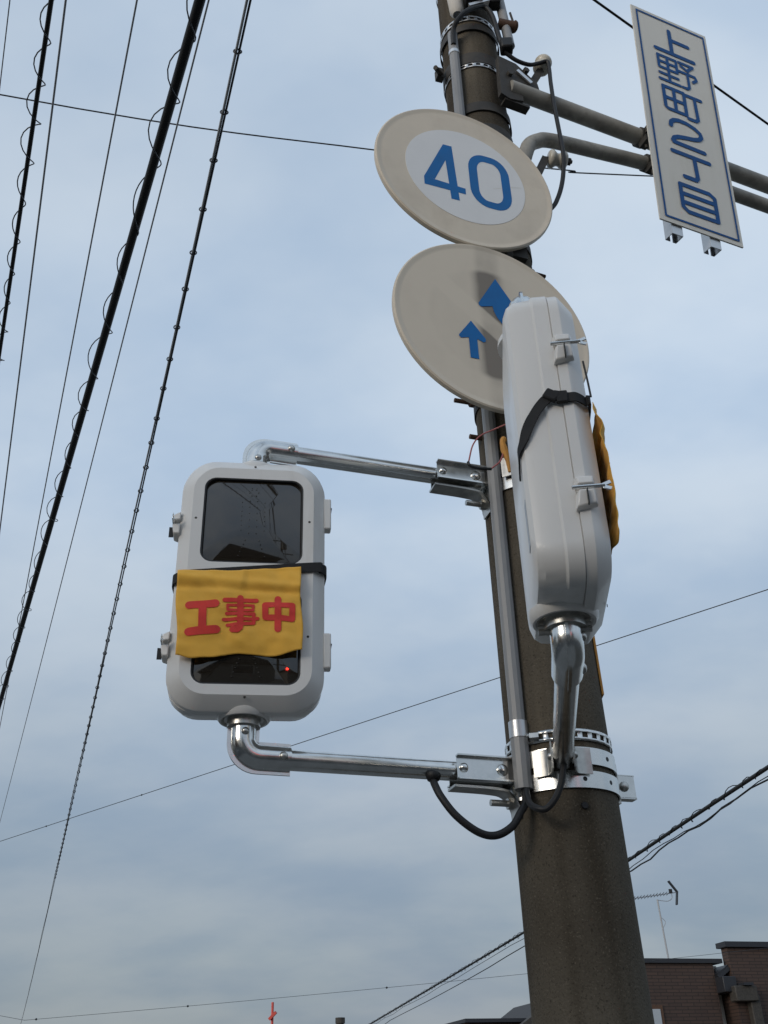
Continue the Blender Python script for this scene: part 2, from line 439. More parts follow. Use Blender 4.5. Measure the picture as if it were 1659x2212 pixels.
# ------------------------------------------------------------------ utility pole
pole = thing('utility_pole', ax(.1), 'tall weathered brown concrete pole carrying the signals and round signs', 'utility pole')
bm = B_()
rings = []
for i in range(37):
    z = .1+i*.25; c = ax(z); r = prad(z)
    rings.append([c+Vector((math.cos(2*math.pi*k/56), math.sin(2*math.pi*k/56), 0))*r for k in range(56)])
loft(bm, rings); obj('shaft', bm, 'concrete', pole, smooth=60)
def collar(name, z0, z1, off, m, parent, n=64, th=.004):
    bm = B_(); lathe(bm, [(prad(z0)+off, z0), (prad(z1)+off, z1), (prad(z1)+off-th, z1), (prad(z0)+off-th, z0), (prad(z0)+off, z0)], n, (ax((z0+z1)/2).x, PY, 0))
    return obj(name, bm, m, parent)
def perforated(z, h, parent, m='steel', n=30, tilt=0.0, off=.004):
    """metal band with a row of square holes"""
    bm = B_(); rows = [-.5, -.24, .24, .5]; c = ax(z); NN = n*2
    g = []
    for k in range(NN):
        t = (k//2 + (0 if k % 2 == 0 else .55))/n
        a = 2*math.pi*t; d = Vector((math.cos(a), math.sin(a), 0))
        g.append([c+d*(prad(z)+off)+Vector((0, 0, q*h+tilt*d.x*prad(z))) for q in rows])
    vv = [[bm.verts.new(p) for p in r_] for r_ in g]
    for k in range(NN):
        for i in range(3):
            if i == 1 and k % 2 == 0: continue
            bm.faces.new((vv[k][i], vv[(k+1) % NN][i], vv[(k+1) % NN][i+1], vv[k][i+1]))
    o = obj('perforated_band', bm, m, parent, smooth=60)
    s = o.modifiers.new('thickness', 'SOLIDIFY'); s.thickness = .0015; s.offset = 1
    return o
perforated(2.412, .030, pole)
perforated(5.190, .026, pole, 'alu', 24)
perforated(5.505, .030, pole, 'alu', 24)
perforated(5.86, .030, pole, 'alu', 24)
for (x, y, z) in ((.468, PY-.139, 2.232),):
    bm = B_(); lathe(bm, [(0, .004), (.008, .004), (.0095, 0), (0, 0)], 12, (x, y+.002, z), (.1, -1, 0)); obj('bolt_hole', bm, 'black', pole)
# narrow label strip on the far right flank of the pole
bm = B_(); p0 = ax(2.55)+Vector((prad(2.55)*.985, -.02, 0)); p1 = ax(2.86)+Vector((prad(2.86)*.985, -.02, 0))
ribbon(bm, [p0, p1], (0, 1, 0), .05, .006); obj('number_strip', bm, 'orange', pole)

# ------------------------------------------------------------------ steel clamp rings that hold the signal arms
def clamp(z, label, right=True):
    t = thing('pole_clamp', ax(z), label, 'clamp')
    for dz in (.030, -.030):
        bd = collar('band', z+dz-.0215, z+dz+.0215, .007, 'steel', t, th=.0035)
        for az in (-52, 14, 48):
            q = Vector((math.sin(R(az)), -math.cos(R(az)), 0)); cc = ax(z+dz)+q*(prad(z)+.0068)
            b2 = B_(); lathe(b2, [(0, .0006), (.0058, .0006), (.0062, 0), (0, -.001)], 12, cc, q); obj('bolt_hole', b2, 'black', bd)
    for s_, (uu, nn) in (((-1), (U18, N18)), (1, (U18, N18))):
        # folded ears left and right with a through bolt
        c = ax(z)+uu*s_*(prad(z)+.028)
        rot = Matrix((uu, -nn, Vector((0, 0, 1)))).transposed()
        if s_ == 1 and right:
            bm = B_(); box(bm, c+uu*.012-Vector((0, 0, 0)), (.075, .004, .060), rot); box(bm, c+uu*.012+Vector((0, 0, .030))-nn*.012, (.078, .028, .004), rot)
            box(bm, c+uu*.012-Vector((0, 0, .030))-nn*.012, (.078, .028, .004), rot); obj('lug', bm, 'galv', t)
            bm = B_(); dome(bm, c+uu*.016+nn*.003, nn, .014, .010); obj('bolt', bm, 'galv_dull', t)
            bm = B_(); box(bm, c-uu*.012+Vector((0, 0, .003)), (.012, .03, .105), rot); obj('flange', bm, 'galv_dull', t)
    # small threaded bolt below on the left
    c = ax(z-.062)-U18*(prad(z)+.004)
    bm = B_(); tube(bm, [c+U18*.02, c-U18*.068], .0085, 10); obj('bolt', bm, 'galv_dull', t)
    bm = B_(); hexnut(bm, c-U18*.012, U18, .015, .02); obj('nut', bm, 'galv_dull', t)
    c2 = ax(z)-U18*(prad(z)+.006)
    rot = Matrix((U18, -N18, Vector((0, 0, 1)))).transposed()
    bm = B_(); ribbon(bm, smooth_path([c2+N18*.05+U18*.045, c2+N18*.03+U18*.008, c2+N18*.0-U18*.004, c2-N18*.03+U18*.012]), (0, 0, 1), .120, .004); obj('saddle', bm, 'steel', t)
    return t
clamp(2.327, 'bright double steel clamp ring round the pole just below the conduit end')
clamp(3.222, 'bright double steel clamp ring round the pole at the upper signal arms', right=False)

# ------------------------------------------------------------------ pedestrian signals
def strap_path(zf, step=.01):
    """closed outline of the housing seen from above, a little outside it"""
    pts = [(-.155, -.0885), (.155, -.0885), (.176, -.079), (.194, -.063), (.1945, -.02), (.191, .02), (.184, .048), (.168, .0605), (.1, .0625), (0, .0625), (-.1, .0625), (-.168, .0605), (-.184, .048), (-.191, .02), (-.1945, -.02), (-.194, -.063), (-.176, -.079)]
    return [Vector((x, y, zf(x, y))) for x, y in pts]
def lens_pts(cz):
    pass
def make_signal(label, loc, yaw, head=.014):
    t = thing('pedestrian_signal', loc, label, 'traffic signal', R(yaw), group=None)
    # front door with two window openings
    bm = B_()
    outer = [bm.verts.new(p) for p in rrect(.320, .642, .066, -.085)]
    edges = [bm.edges.new((outer[i], outer[(i+1) % len(outer)])) for i in range(len(outer))]
    wins = []
    for cz in (.166, -.166):
        lp = [bm.verts.new(p) for p in rrect(.264, .258, .032, -.085, 0, cz)]
        edges += [bm.edges.new((lp[i], lp[(i+1) % len(lp)])) for i in range(len(lp))]
        wins.append((lp, cz))
    bmesh.ops.triangle_fill(bm, use_beauty=True, use_dissolve=False, edges=edges)
    prev = outer
    for ring in (rrect(.3775, .6995, .086, -.0585), rrect(.3835, .7055, .088, -.0535), rrect(.3835, .7055, .088, -.034), rrect(.30, .62, .06, -.034)):
        cur = [bm.verts.new(p) for p in ring]
        for i in range(len(cur)): bm.faces.new((prev[i], prev[(i+1) % len(cur)], cur[(i+1) % len(cur)], cur[i]))
        prev = cur
    for lp, cz in wins:
        cur = [bm.verts.new(p) for p in rrect(.2645, .2585, .032, -.060, 0, cz)]
        for i in range(len(cur)): bm.faces.new((lp[i], lp[(i+1) % len(cur)], cur[(i+1) % len(cur)], cur[i]))
    for v_ in bm.verts:
        if v_.co.z > .297: v_.co.z += head*(v_.co.z-.297)/.056
    door = obj('front_door', bm, 'white', t, True, smooth=28)
    for sx, sz in ((0, .327+head*.5), (-.149, .166), (.149, .166), (-.149, -.166), (.149, -.166), (0, -.327)):
        b2 = B_(); lathe(b2, [(0, .0012), (.0028, .001), (.0035, 0), (0, 0)], 8, (sx, -.085, sz), (0, -1, 0)); obj('screw', b2, 'old_steel', door, True)
    # back shell
    bm = B_()
    loft(bm, [rrect(.370, .690, .070, -.0345), rrect(.3760, .6965, .068, -.032), rrect(.3750, .6955, .066, -.003), rrect(.364, .690, .066, .002), rrect(.360, .684, .066, .038), rrect(.350, .668, .066, .051), rrect(.328, .636, .064, .0585)], True, True)
    for v_ in bm.verts:
        if v_.co.z > .25: v_.co.z += head*(v_.co.z-.25)/.10
    obj('back_shell', bm, 'white', t, True, smooth=30)
    # lenses: gently bulging dark panels behind a gasket
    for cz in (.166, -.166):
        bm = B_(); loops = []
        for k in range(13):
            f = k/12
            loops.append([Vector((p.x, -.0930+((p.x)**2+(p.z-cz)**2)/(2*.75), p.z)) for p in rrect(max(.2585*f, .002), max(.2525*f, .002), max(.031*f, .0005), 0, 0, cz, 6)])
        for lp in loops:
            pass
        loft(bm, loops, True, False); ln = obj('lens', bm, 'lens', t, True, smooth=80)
        bm = B_(); loft(bm, [rrect(.2635, .2575, .032, -.0845, 0, cz), rrect(.2635, .2575, .032, -.070, 0, cz), rrect(.255, .249, .029, -.070, 0, cz), rrect(.256, .250, .029, -.0835, 0, cz)], False, False, True)
        obj('gasket', bm, 'gasket', ln, True)
        # rows of unlit beads in the shape of a walking / standing figure
        bm = B_()
        dots = []
        for j in range(6):
            a = 2*math.pi*j/6; dots.append((.012*math.cos(a), .085+.014*math.sin(a)))
        for j in range(7): dots += [(-.03, .05-.016*j*.9), (.03, .05-.016*j*.9)]
        for j in range(6): dots += [(-.010+.0*j, .055-.02*j), (.010, .055-.02*j)]
        for j in range(5): dots += [(-.018-.004*j, -.065-.011*j), (.018+.004*j, -.065-.011*j)]
        for (dx, dz) in dots:
            y = -.0930+(dx*dx+dz*dz)/(2*.75)
            lathe(bm, [(0, .0008), (.0013, .0005), (.0018, 0)], 6, (dx, y, cz+dz), (0, -1, 0))
        tag(obj('led_beads', bm, 'led', ln, True), kind='stuff')
    # hinges on the right flank, latches with wing bolts on the left flank
    for cz in (.21, -.19):
        bm = B_(); box(bm, (.199, -.045, cz), (.020, .030, .095)); h = obj('hinge', bm, 'white', t, True, bevel=.004)
        bm = B_(); box(bm, (.2095, -.045, cz+.016), (.0025, .031, .003)); obj('hinge_joint', bm, 'gasket', h, True)
    for cz in (.165, -.180):
        bm = B_()
        v0 = [(-.190, -.070, cz+.028), (-.190, -.030, cz+.028), (-.207, -.036, cz+.022), (-.207, -.064, cz+.022)]
        v1 = [(-.190, -.070, cz-.038), (-.190, -.026, cz-.046), (-.206, -.030, cz-.042), (-.206, -.066, cz-.036)]
        vm0 = [(-.190, -.070, cz+.004), (-.190, -.030, cz+.004), (-.211, -.036, cz+.004), (-.211, -.064, cz+.004)]
        loft(bm, [v0, vm0]); la = obj('latch', bm, 'white', t, True, bevel=.003)
        bm = B_(); vm1 = [(p[0], p[1], cz-.008) for p in vm0]; loft(bm, [vm1, v1]); obj('latch_foot', bm, 'white', la, True, bevel=.003)
        bm = B_(); tube(bm, [(-.207, -.024, cz-.002), (-.207, -.084, cz-.002)], .004, 8); obj('latch_bolt', bm, 'steel', la, True)
        bm = B_(); box(bm, (-.207, -.088, cz+.002), (.003, .016, .008), Matrix.Rotation(R(-22), 3, 'X')); box(bm, (-.207, -.088, cz-.007), (.003, .016, .008), Matrix.Rotation(R(22), 3, 'X')); obj('wing_nut', bm, 'galv', la, True, bevel=.001)
        bm = B_(); box(bm, (-.2125, -.050, cz-.026), (.012, .002, .03)); obj('latch_slot', bm, 'gasket', la, True)
    # round sockets on the underside and the top
    for s in (-1, 1):
        bm = B_(); lathe(bm, [(.03, .335), (.068, .335), (.067, .350), (.061, .358), (.056, .358), (.053, .350), (.03, .350)], 36, (0, 0, head*.9 if s > 0 else 0), (0, 0, s)); obj('socket', bm, 'white', t, True)
        bm = B_(); lathe(bm, [(.02, .348), (.052, .3505), (.049, .355), (.02, .355)], 28, (0, 0, head*.9 if s > 0 else 0), (0, 0, s)); obj('socket_plate', bm, 'galv_dull', t, True)
    return t

def make_arm(t, A, z, zend, d, length, name, bracket=True):
    """one arm of a signal: vertical stub, elbow of two pressed shells, pipe, bracket at the pole"""
    A = Vector((A[0], A[1], 0)); up = Vector((0, 0, 1)); Z = Vector((0, 0, z)); s = 1 if zend > z else -1
    side = d.cross(up)                          # horizontal, square to the arm
    if side.dot(Vector((0, -1, 0))) < 0: side = -side
    bm = B_(); tube(bm, [A+Z+d*.085, A+Z+d*(length-.165)], .0255, 20); arm = obj(name, bm, 'galv', t, smooth=60)
    path = bend([A+Vector((0, 0, zend-s*.012)), A+Z, A+Z+d*.115], .058, 10)
    bm = B_(); tube(bm, path, .0315, 20); obj('elbow', bm, 'galv', arm, smooth=60)
    inn = bend([A+Vector((0, 0, zend-s*.030)), A+Z, A+Z+d*.117], .058, 10)
    bm = B_(); ribbon(bm, inn, d if True else up, .078, .006); obj('elbow_seam', bm, 'galv', arm)
    bm = B_(); tube(bm, [A+Vector((0, 0, zend)), A+Vector((0, 0, zend-s*.028))], .041, 20); obj('stub_ring', bm, 'galv_dull', arm)
    for q in (.095,):
        bm = B_(); dome(bm, A+Z+d*q+side*.0305, side, .011, .008); obj('rivet', bm, 'galv_dull', arm)
    bm = B_(); dome(bm, A+Vector((0, 0, zend-s*.045))+side*.030, side, .010, .008); obj('rivet', bm, 'galv_dull', arm)
    if not bracket:
        # pipe runs straight to the clamp: flared ears grip it, open end below
        e = A+Z+d*(length-.165)
        bm = B_(); tube(bm, [e-d*.002, e+d*.0006], .021, 18); obj('pipe_mouth', bm, 'black', arm)
        for q in (1, -1):
            sd_ = d.cross(up)*q
            bm = B_(); ribbon(bm, smooth_path([e-d*.045+sd_*.027, e-d*.012+sd_*.0285, e+d*.012+sd_*.034, e+d*.024+sd_*.052, e+d*.030+sd_*.072]), up, .066, .004); obj('ear', bm, 'galv_dull', arm)
            bm = B_(); dome(bm, e-d*.03+sd_*.029, sd_, .010, .009); obj('rivet', bm, 'galv_dull', arm)
        for zz in (.038, -.020):
            bm = B_(); tube(bm, [A+Vector((0, 0, zend-s*.02*(1 if zz > 0 else 0)))-d.cross(up)*.052*1+up*(-.03 if zz < 0 else 0), A+Vector((0, 0, zend-s*.02*(1 if zz > 0 else 0)))+d.cross(up)*.050+up*(-.03 if zz < 0 else 0)], .006, 8); obj('cross_bolt', bm, 'galv_dull', arm)
        return arm
    # channel bracket
    rot = Matrix((d, -side, up)).transposed()
    c = A+Z+d*(length-.235)
    bm = B_()
    for q in (1, -1):
        box(bm, c+d*.008+side*q*.029, (.172, .004, .060), rot)
        for zz in (.030, -.030): box(bm, c+d*.008+side*q*.036+up*zz, (.174, .018, .004), rot)
    obj('bracket', bm, 'galv', arm)
    bm = B_()
    ribbon(bm, smooth_path([c-d*.085-up*.044, c+d*.02-up*.046, c+d*.062-up*.054, c+d*.084-up*.085, c+d*.088-up*.115]), side, .052, .006)
    obj('strut', bm, 'galv_dull', arm)
    for q in (-.06, .045):
        bm = B_(); dome(bm, c+d*q+side*.031, side, .0125 if q < 0 else .016, .010); obj('bolt', bm, 'galv', arm)
    return arm

SIG_A = Vector((-.3587, 2.3262, 2.786))
sig1 = make_signal('white pedestrian signal facing the viewer with yellow cloth over its lower lens', SIG_A, 8)
make_arm(sig1, SIG_A, 2.340, 2.440, U18, .8514, 'lower_arm')
make_arm(sig1, SIG_A, 3.238, 3.145, U18, .8514, 'upper_arm')
U2, N2 = hdir(-6.9)
SIG_B = Vector((.3405, 1.7445, 2.755))
sig2 = make_signal('white pedestrian signal seen edge on in front of the pole and arrow sign', SIG_B, 85, 0.0)
make_arm(sig2, SIG_B, 2.340, 2.411, -N2, .8514, 'lower_arm', False)
make_arm(sig2, SIG_B, 3.238, 3.102, -N2, .8514, 'upper_arm', False)
bm = B_(); box(bm, (-.135, .0590, -.215), (.03, .0015, .10)); obj('data_label', bm, 'tag', sig2, True)

# cloth covers --------------------------------------------------------------
def lerp(a, b, t): return a+(b-a)*t
def cloth_y(x, z, seed, bulge):
    t = max(0, min(1, (.01-z)/.24))
    y = -.0985-bulge*math.sin(math.pi*min(1, t*.98)**.62)*.55-bulge*.25*t*(1-max(0, t-.8)*4)
    y += .0045*t*math.sin(x*24+seed)+.0022*math.sin(x*61+seed*2+z*20)*t
    y += -.0055*math.exp(-((z+.030+.07*x)/.013)**2) + .0045*math.exp(-((z+.050+.03*x)/.009)**2)
    y += .0055*noise.noise(Vector((x*13, z*20, seed)))+.0030*noise.noise(Vector((x*34+z*12, z*40, seed+5)))
    d = abs(x+.02-(z+.03)*.12)
    y += -.003*math.exp(-(d/.008)**2)*(1 if z > -.05 else .3)
    return y
def make_banner(sig, loc, yaw, label, seed, bulge, zoff, zf, printed, knot=None):
    drop = 1.10 if knot else 1.0
    t = thing('warning_cloth', loc, label, 'banner', R(yaw))
    bot = [(0, -.229), (.12, -.237), (.25, -.234), (.5, -.220), (.78, -.225), (1, -.210)]
    def bz(s):
        for (a, b), (c, d) in zip(bot[:-1], bot[1:]):
            if s <= c: 
                k = (s-a)/(c-a); k = k*k*(3-2*k); return lerp(b, d, k)
        return bot[-1][1]
    bm = B_(); g = []
    NX, NZ = 64, 52
    for j in range(NZ+1):
        row = []
        for i in range(NX+1):
            s, q = i/NX, j/NZ
            x = lerp(lerp(-.184, .126, s), lerp(-.168, .136, s), q)
            x += .0022*math.sin(q*9+seed)*(s < .02 or s > .98)
            z = lerp((.030 if knot else lerp(-.003, .020, s))+.0025*math.sin(s*7+seed), bz(s)*drop, q)+zoff
            row.append(bm.verts.new((x, cloth_y(x, z-zoff, seed, bulge)+(max(0, abs(x)-.160)*.40*(1-.6*q) if knot else 0), z)))
        g.append(row)
    for j in range(NZ):
        for i in range(NX): bm.faces.new((g[j][i], g[j][i+1], g[j+1][i+1], g[j+1][i]))
    o = obj('cloth', bm, 'yellow', t, True, smooth=None)
    sm = o.modifiers.new('thickness', 'SOLIDIFY'); sm.thickness = .0012; sm.offset = 0
    f = lambda a, b, l: Vector((a, cloth_y(a, b, seed, bulge)-.0022-l, b+zoff))
    if printed:
        W = .0215
        k = Ink(f, .006)   # ko
        k.stroke([(-.145, -.101), (-.083, -.0935)], W); k.stroke([(-.113, -.098), (-.110, -.168)], .0195, False); k.stroke([(-.142, -.1715), (-.077, -.162)], W)
        k.done('lettering', 'redprint', o)
        k = Ink(f, .006); w2 = .0099   # ji
        k.stroke([(-.060, -.0835), (.018, -.080)], w2*1.15)
        k.stroke([(-.052, -.0965), (.011, -.094), (.011, -.1065), (-.051, -.1095), (-.052, -.0965)], w2*.72)
        k.stroke([(-.053, -.1195), (.013, -.1165), (.014, -.1405), (-.050, -.1495)], w2*.9)
        k.stroke([(-.060, -.1355), (.023, -.1285)], w2*.9)
        k.stroke([(-.0215, -.0755), (-.019, -.140), (-.0195, -.155), (-.026, -.1605), (-.037, -.1605)], .0160)
        k.done('lettering', 'redprint', o)
        k = Ink(f, .006)   # chu
        k.stroke([(.040, -.0925), (.108, -.0925), (.108, -.1300), (.042, -.1245), (.040, -.0925)], .0152)
        k.stroke([(.0715, -.0755), (.0735, -.157)], .0170)
        k.done('lettering', 'redprint', o)
    pts = strap_path(zf)
    if knot: pts = pts[::-1][:1]+pts[:0]+[Vector((.155, -.0885, .034)), Vector((-.155, -.0885, .034))]+[Vector((x_, y_, zf(x_, y_))) for x_, y_ in ((-.178, -.079), (-.1955, -.060), (-.1955, -.045), (-.1955, -.03), (-.1955, -.016), (-.1950, .001), (-.192, .016), (-.188, .028), (-.1855, .040), (-.180, .051), (-.168, .0600))]+[Vector((-.150, .0612, -.088)), Vector((-.125, .0614, -.104))]; pts = pts[1:]
    dense = smooth_path(pts+[pts[0]], 4)[:-1] if not knot else smooth_path(pts, 4)
    bm = B_(); n = len(dense); rings = []
    for i in range(n):
        a, b = (dense[i-1], dense[(i+1) % n]) if not knot else (dense[max(0, i-1)], dense[min(n-1, i+1)]); tt = (b-a).normalized()*(-1 if knot else 1)
        out = Vector((tt.y, -tt.x, 0)).normalized(); upv = out.cross(tt).normalized()
        if upv.z < 0: upv = -upv
        p = dense[i]; hw = (.0108 if i < n*.72 else lerp(.0108, .0055, (i/n-.72)/.28)) if knot else .0135; rings.append([p+upv*hw+out*.002, p-upv*hw+out*.002, p-upv*hw-out*.001, p+upv*hw-out*.001])
    loft(bm, rings, bool(knot), bool(knot), not knot); st = obj('strap', bm, 'strap', t, True)
    if knot:
        bm = B_(); rot = Matrix.Rotation(R(35), 3, 'X'); box(bm, knot, (.011, .030, .024), rot); obj('knot', bm, 'strap', st, True, bevel=.004)
        bm = B_(); box(bm, Vector(knot)+Vector((0, -.02, -.006)), (.010, .022, .027)); obj('slider', bm, 'strap', st, True, bevel=.002)
    return t, o
make_banner(sig1, SIG_A, 8, 'yellow cloth with red construction lettering strapped across the signal facing the viewer', 1.3, .012, 0, lambda x, y: .0113+.104*x-.02*(y > .03), True)
def zf2(x, y):
    if x < -.16:
        tb = ((-.09, .031), (-.045, .034), (-.016, .042), (.001, .031), (.016, .015), (.028, -.002), (.040, -.024), (.051, -.052), (.080, -.105))
        for (a_, b_), (c_, d_) in zip(tb[:-1], tb[1:]):
            if y <= c_: return lerp(b_, d_, (y-a_)/(c_-a_))
    if y > .07: return -.070
    return .034
t2, c2 = make_banner(sig2, SIG_B, 85, 'orange yellow cloth seen edge on along the front of the edge on signal', 3.1, .013, -.004, zf2, True, knot=(-.198, -.012, .040))
bm = B_(); tube(bm, smooth_path([(-.186, -.086, .128), (-.186, -.0885, .08), (-.188, -.0895, .036)]), .0022, 6); obj('string', bm, 'black', t2, True)

# loose wire with a taped yellow joint hanging behind the edge on signal
t = thing('wire_splice', (.345, 2.294, 3.115), 'thin pink wire loop with yellow taped joint behind the edge on signal', 'wire')
bm = B_(); tube(bm, smooth_path([(.365, 2.25, 3.250), (.316, 2.27, 3.240), (.277, 2.265, 3.217), (.253, 2.264, 3.184), (.238, 2.262, 3.130)]), .0022, 6); obj('wire', bm, 'pink', t)
bm = B_(); tube(bm, smooth_path([(.236, 2.262, 3.128), (.240, 2.262, 3.116), (.263, 2.268, 3.110), (.300, 2.280, 3.114)]), .0042, 8); obj('sleeve', bm, 'black', t)
bm = B_(); tube(bm, smooth_path([(.300, 2.280, 3.115), (.326, 2.288, 3.142), (.339, 2.292, 3.172), (.340, 2.292, 3.19)]), .0024, 6); obj('wire', bm, 'pink', t)
bm = B_(); tube(bm, [(.343, 2.293, 3.228), (.345, 2.293, 3.222), (.341, 2.292, 3.208), (.344, 2.293, 3.185), (.351, 2.295, 3.150), (.352, 2.295, 3.112)], [.006, .010, .008, .011, .007, .004], 8); obj('taped_joint', bm, 'orange', t)

# ------------------------------------------------------------------ round signs
def round_sign(name, label, c, m):
    t = thing(name, c, label, 'road sign', R(20.9))
    bm = B_(); lathe(bm, [(0, .002), (.310, .002), (.318, .002), (.324, .004), (.331, .0045), (.3355, .001), (.336, -.006), (.333, -.016), (.326, -.018), (.324, -.012), (0, -.003)], 96, (0, 0, 0), (0, -1, 0))
    obj('plate', bm, m, t, True, smooth=22)
    # stiffening channels and pole bands at the back
    pc = WM[t.name].inverted() @ ax(c[2])
    for dz in (.16, -.16):
        bm = B_(); box(bm, (-.02, .016, dz), (.48, .020, .030)); obj('rail', bm, 'alu', t, True)
    bm = B_(); box(bm, (pc.x, .046, 0), (.055, .040, .60)); obj('mounting_channel', bm, 'old_steel', t, True)
    return t
s40 = round_sign('speed_limit_sign', 'round faded sign with blue number 40 on a white centre', (.3222, 2.3375, 4.3727), 'beige')
bm = B_(); lathe(bm, [(0, .0030), (.2262, .0030), (.2265, .0022), (0, .001)], 80, (0, 0, 0), (0, -1, 0)); wf = obj('white_centre', bm, 'face_white', s40, True, smooth=12)
fs = lambda a, b, l: Vector((a, -.0036-l, b))
k = Ink(fs)
k.poly([(-.080, .134), (-.048, .135), (-.072, .060), (-.122, -.062), (-.1615, -.061)])
k.poly([(-.1615, -.0605), (-.0085, -.0680), (-.0085, -.0965), (-.1615, -.099)])
k.poly([(-.0795, .134), (-.047, .1355), (-.0345, -.136), (-.0655, -.138)])
k.done('digit_four', 'blue', wf)
k = Ink(fs); c0 = []
for (cx_, cz_, a0) in ((.104, .052, 0), (.077, .052, 90), (.077, -.050, 180), (.104, -.050, 270)):
    for j in range(9):
        a = R(a0+90*j/8); c0.append((cx_+.049*math.cos(a), cz_+.066*math.sin(a)))
def ring_strip(f, pts, wd):
    n = len(pts); bm = B_(); rows = []
    for i in range(n):
        a, b = pts[i-1], pts[(i+1) % n]; dx, dy = b[0]-a[0], b[1]-a[1]; l = math.hypot(dx, dy); nx, ny = -dy/l*wd/2, dx/l*wd/2
        rows.append((bm.verts.new(f(pts[i][0]+nx, pts[i][1]+ny, 0)), bm.verts.new(f(pts[i][0]-nx, pts[i][1]-ny, 0))))
    for i in range(n): bm.faces.new((rows[i][0], rows[(i+1) % n][0], rows[(i+1) % n][1], rows[i][1]))
    return bm
obj('digit_zero', ring_strip(fs, c0, .0335), 'blue', wf, True, smooth=None)
# crease in the film
k = Ink(lambda a, b, l: Vector((a, -.0034-l, b))); k.stroke([(.10, -.028), (.17, .005), (.215, .018)], .0016); k.done('film_crease', 'plate_grey', wf)

sar = round_sign('no_overtaking_sign', 'round faded beige sign with two blue upward arrows', (.3604, 2.3375, 3.6902), 'arrow_plate')
fa = lambda a, b, l: Vector((a, -.0035-l, b))
k = Ink(fa)
k.poly([(.022, .199), (-.047, .076), (-.046, .066), (-.039, .0625), (.002, .0755), (.047, .0755), (.083, .0655), (.091, .069), (.092, .079)])
k.poly([(.0015, .076), (.004, .055), (.014, .030), (.034, .001), (.066, -.035), (.105, -.030), (.075, .008), (.056, .032), (.049, .055), (.0475, .076)])
k.done('swerving_arrow', 'blue', sar)
k = Ink(fa)
k.poly([(-.080, -.008), (-.1245, -.075), (-.1245, -.082), (-.119, -.087), (-.0925, -.078), (-.0645, -.078), (-.043, -.086), (-.036, -.081), (-.035, -.070)])
k.poly([(-.0925, -.0775), (-.0645, -.0775), (-.0645, -.157), (-.0925, -.158)])
k.done('straight_arrow', 'blue', sar)
def sign_band(t, z, side, bolt=True):
    collar('pole_band', z-.022, z+.022, .005, 'old_steel', t)
    c = ax(z)+side*(prad(z)+.004)
    if bolt:
        bm = B_(); tube(bm, [c-side*.01, c+side*.078], .0075, 8); obj('bolt', bm, 'rust', t)
        bm = B_(); hexnut(bm, c+side*.018, side, .0145, .016); obj('nut', bm, 'rust', t)
sign_band(s40, 4.215, U24); sign_band(s40, 4.80, U24)
sign_band(sar, 3.545, -U18); sign_band(sar, 3.87, U24, False)
bm = B_(); c = ax(3.41)-U18*(prad(3.41)); tube(bm, [c+U18*.01, c-U18*.04], .008, 8); obj('bolt', bm, 'rust', sar)

# ------------------------------------------------------------------ place name sign on its overhanging arm
arm = thing('sign_arm', (.53, 2.50, 4.70), 'grey double pipe arm reaching from the pole behind the place name sign', 'sign arm')
P0 = Vector((.565, 2.475, 5.027))
def onp(u, z): q = P0+U24*u; return Vector((q.x, q.y, z))
bm = B_(); tube(bm, [onp(-.02, 5.027), onp(3.4, 5.035)], .0335, 18); obj('upper_pipe', bm, 'old_pipe', arm, smooth=60)
bm = B_(); lower = smooth_path([onp(-.07, 4.52)-N24*.04, onp(-.01, 4.60)-N24*.01, onp(.012, 4.665), onp(.032, 4.715), onp(.071, 4.756), onp(.138, 4.790), onp(.377, 4.832), onp(.619, 4.868), onp(.841, 4.878), onp(1.23, 4.880), onp(3.4, 4.89)], 6)
tube(bm, lower, .0285, 16); obj('lower_pipe', bm, 'old_pipe', arm, smooth=60)
bm = B_()   # gusset plate
pl = [onp(-.06, 5.20), onp(.02, 5.19), onp(.11, 5.11), onp(.115, 5.07), onp(.03, 5.00), onp(.03, 4.96), onp(-.03, 4.945), onp(-.07, 4.96)]
loft(bm, [[p+N24*.012 for p in pl], [p-N24*.012 for p in pl]]); obj('gusset_plate', bm, 'old_steel', arm)
bm = B_(); box(bm, onp(.005, 4.948)-N24*.012, (.11, .035, .012), Matrix((U24, -N24, Vector((0, 0, 1)))).transposed()); obj('gusset_foot', bm, 'old_steel', arm)
collar('pole_band', 5.20, 5.265, .008, 'old_steel', arm); collar('pole_band', 4.90, 4.95, .008, 'old_steel', arm); collar('pole_band', 4.52, 4.56, .008, 'old_steel', arm)
bm = B_(); c = ax(5.235)-U18*(prad(5.2)+.01); box(bm, c-U18*.022, (.03, .03, .055), Matrix((U18, -N18, Vector((0, 0, 1)))).transposed()); obj('band_lug', bm, 'old_steel', arm)
bm = B_(); tube(bm, [c-U18*.02+N18*.01-Vector((0, 0, .01)), c-U18*.06+N18*.05-Vector((0, 0, .035))], .010, 8); obj('bolt', bm, 'old_steel', arm)
for (u, z) in ((.06, 5.16), (-.02, 5.10)):
    bm = B_(); hexnut(bm, onp(u, z)+N24*.018, N24, .014, .014); obj('nut', bm, 'old_steel', arm)
bm = B_(); ribbon(bm, [onp(.015, 5.135)+N24*.02, onp(.075, 5.085)+N24*.02], (0, 0, 1), .018, .006); obj('tie_plate', bm, 'alu', arm)

GC = Vector((1.268, 2.62, 5.003))
gs = thing('place_name_sign', GC, 'tall grey white sign with blue vertical Japanese lettering and blue border', 'road sign', R(24.3), R(6.1))
bm = B_(); box(bm, (0, .004, 0), (.392, .006, 1.176)); plate = obj('plate', bm, 'plate_grey', gs, True)
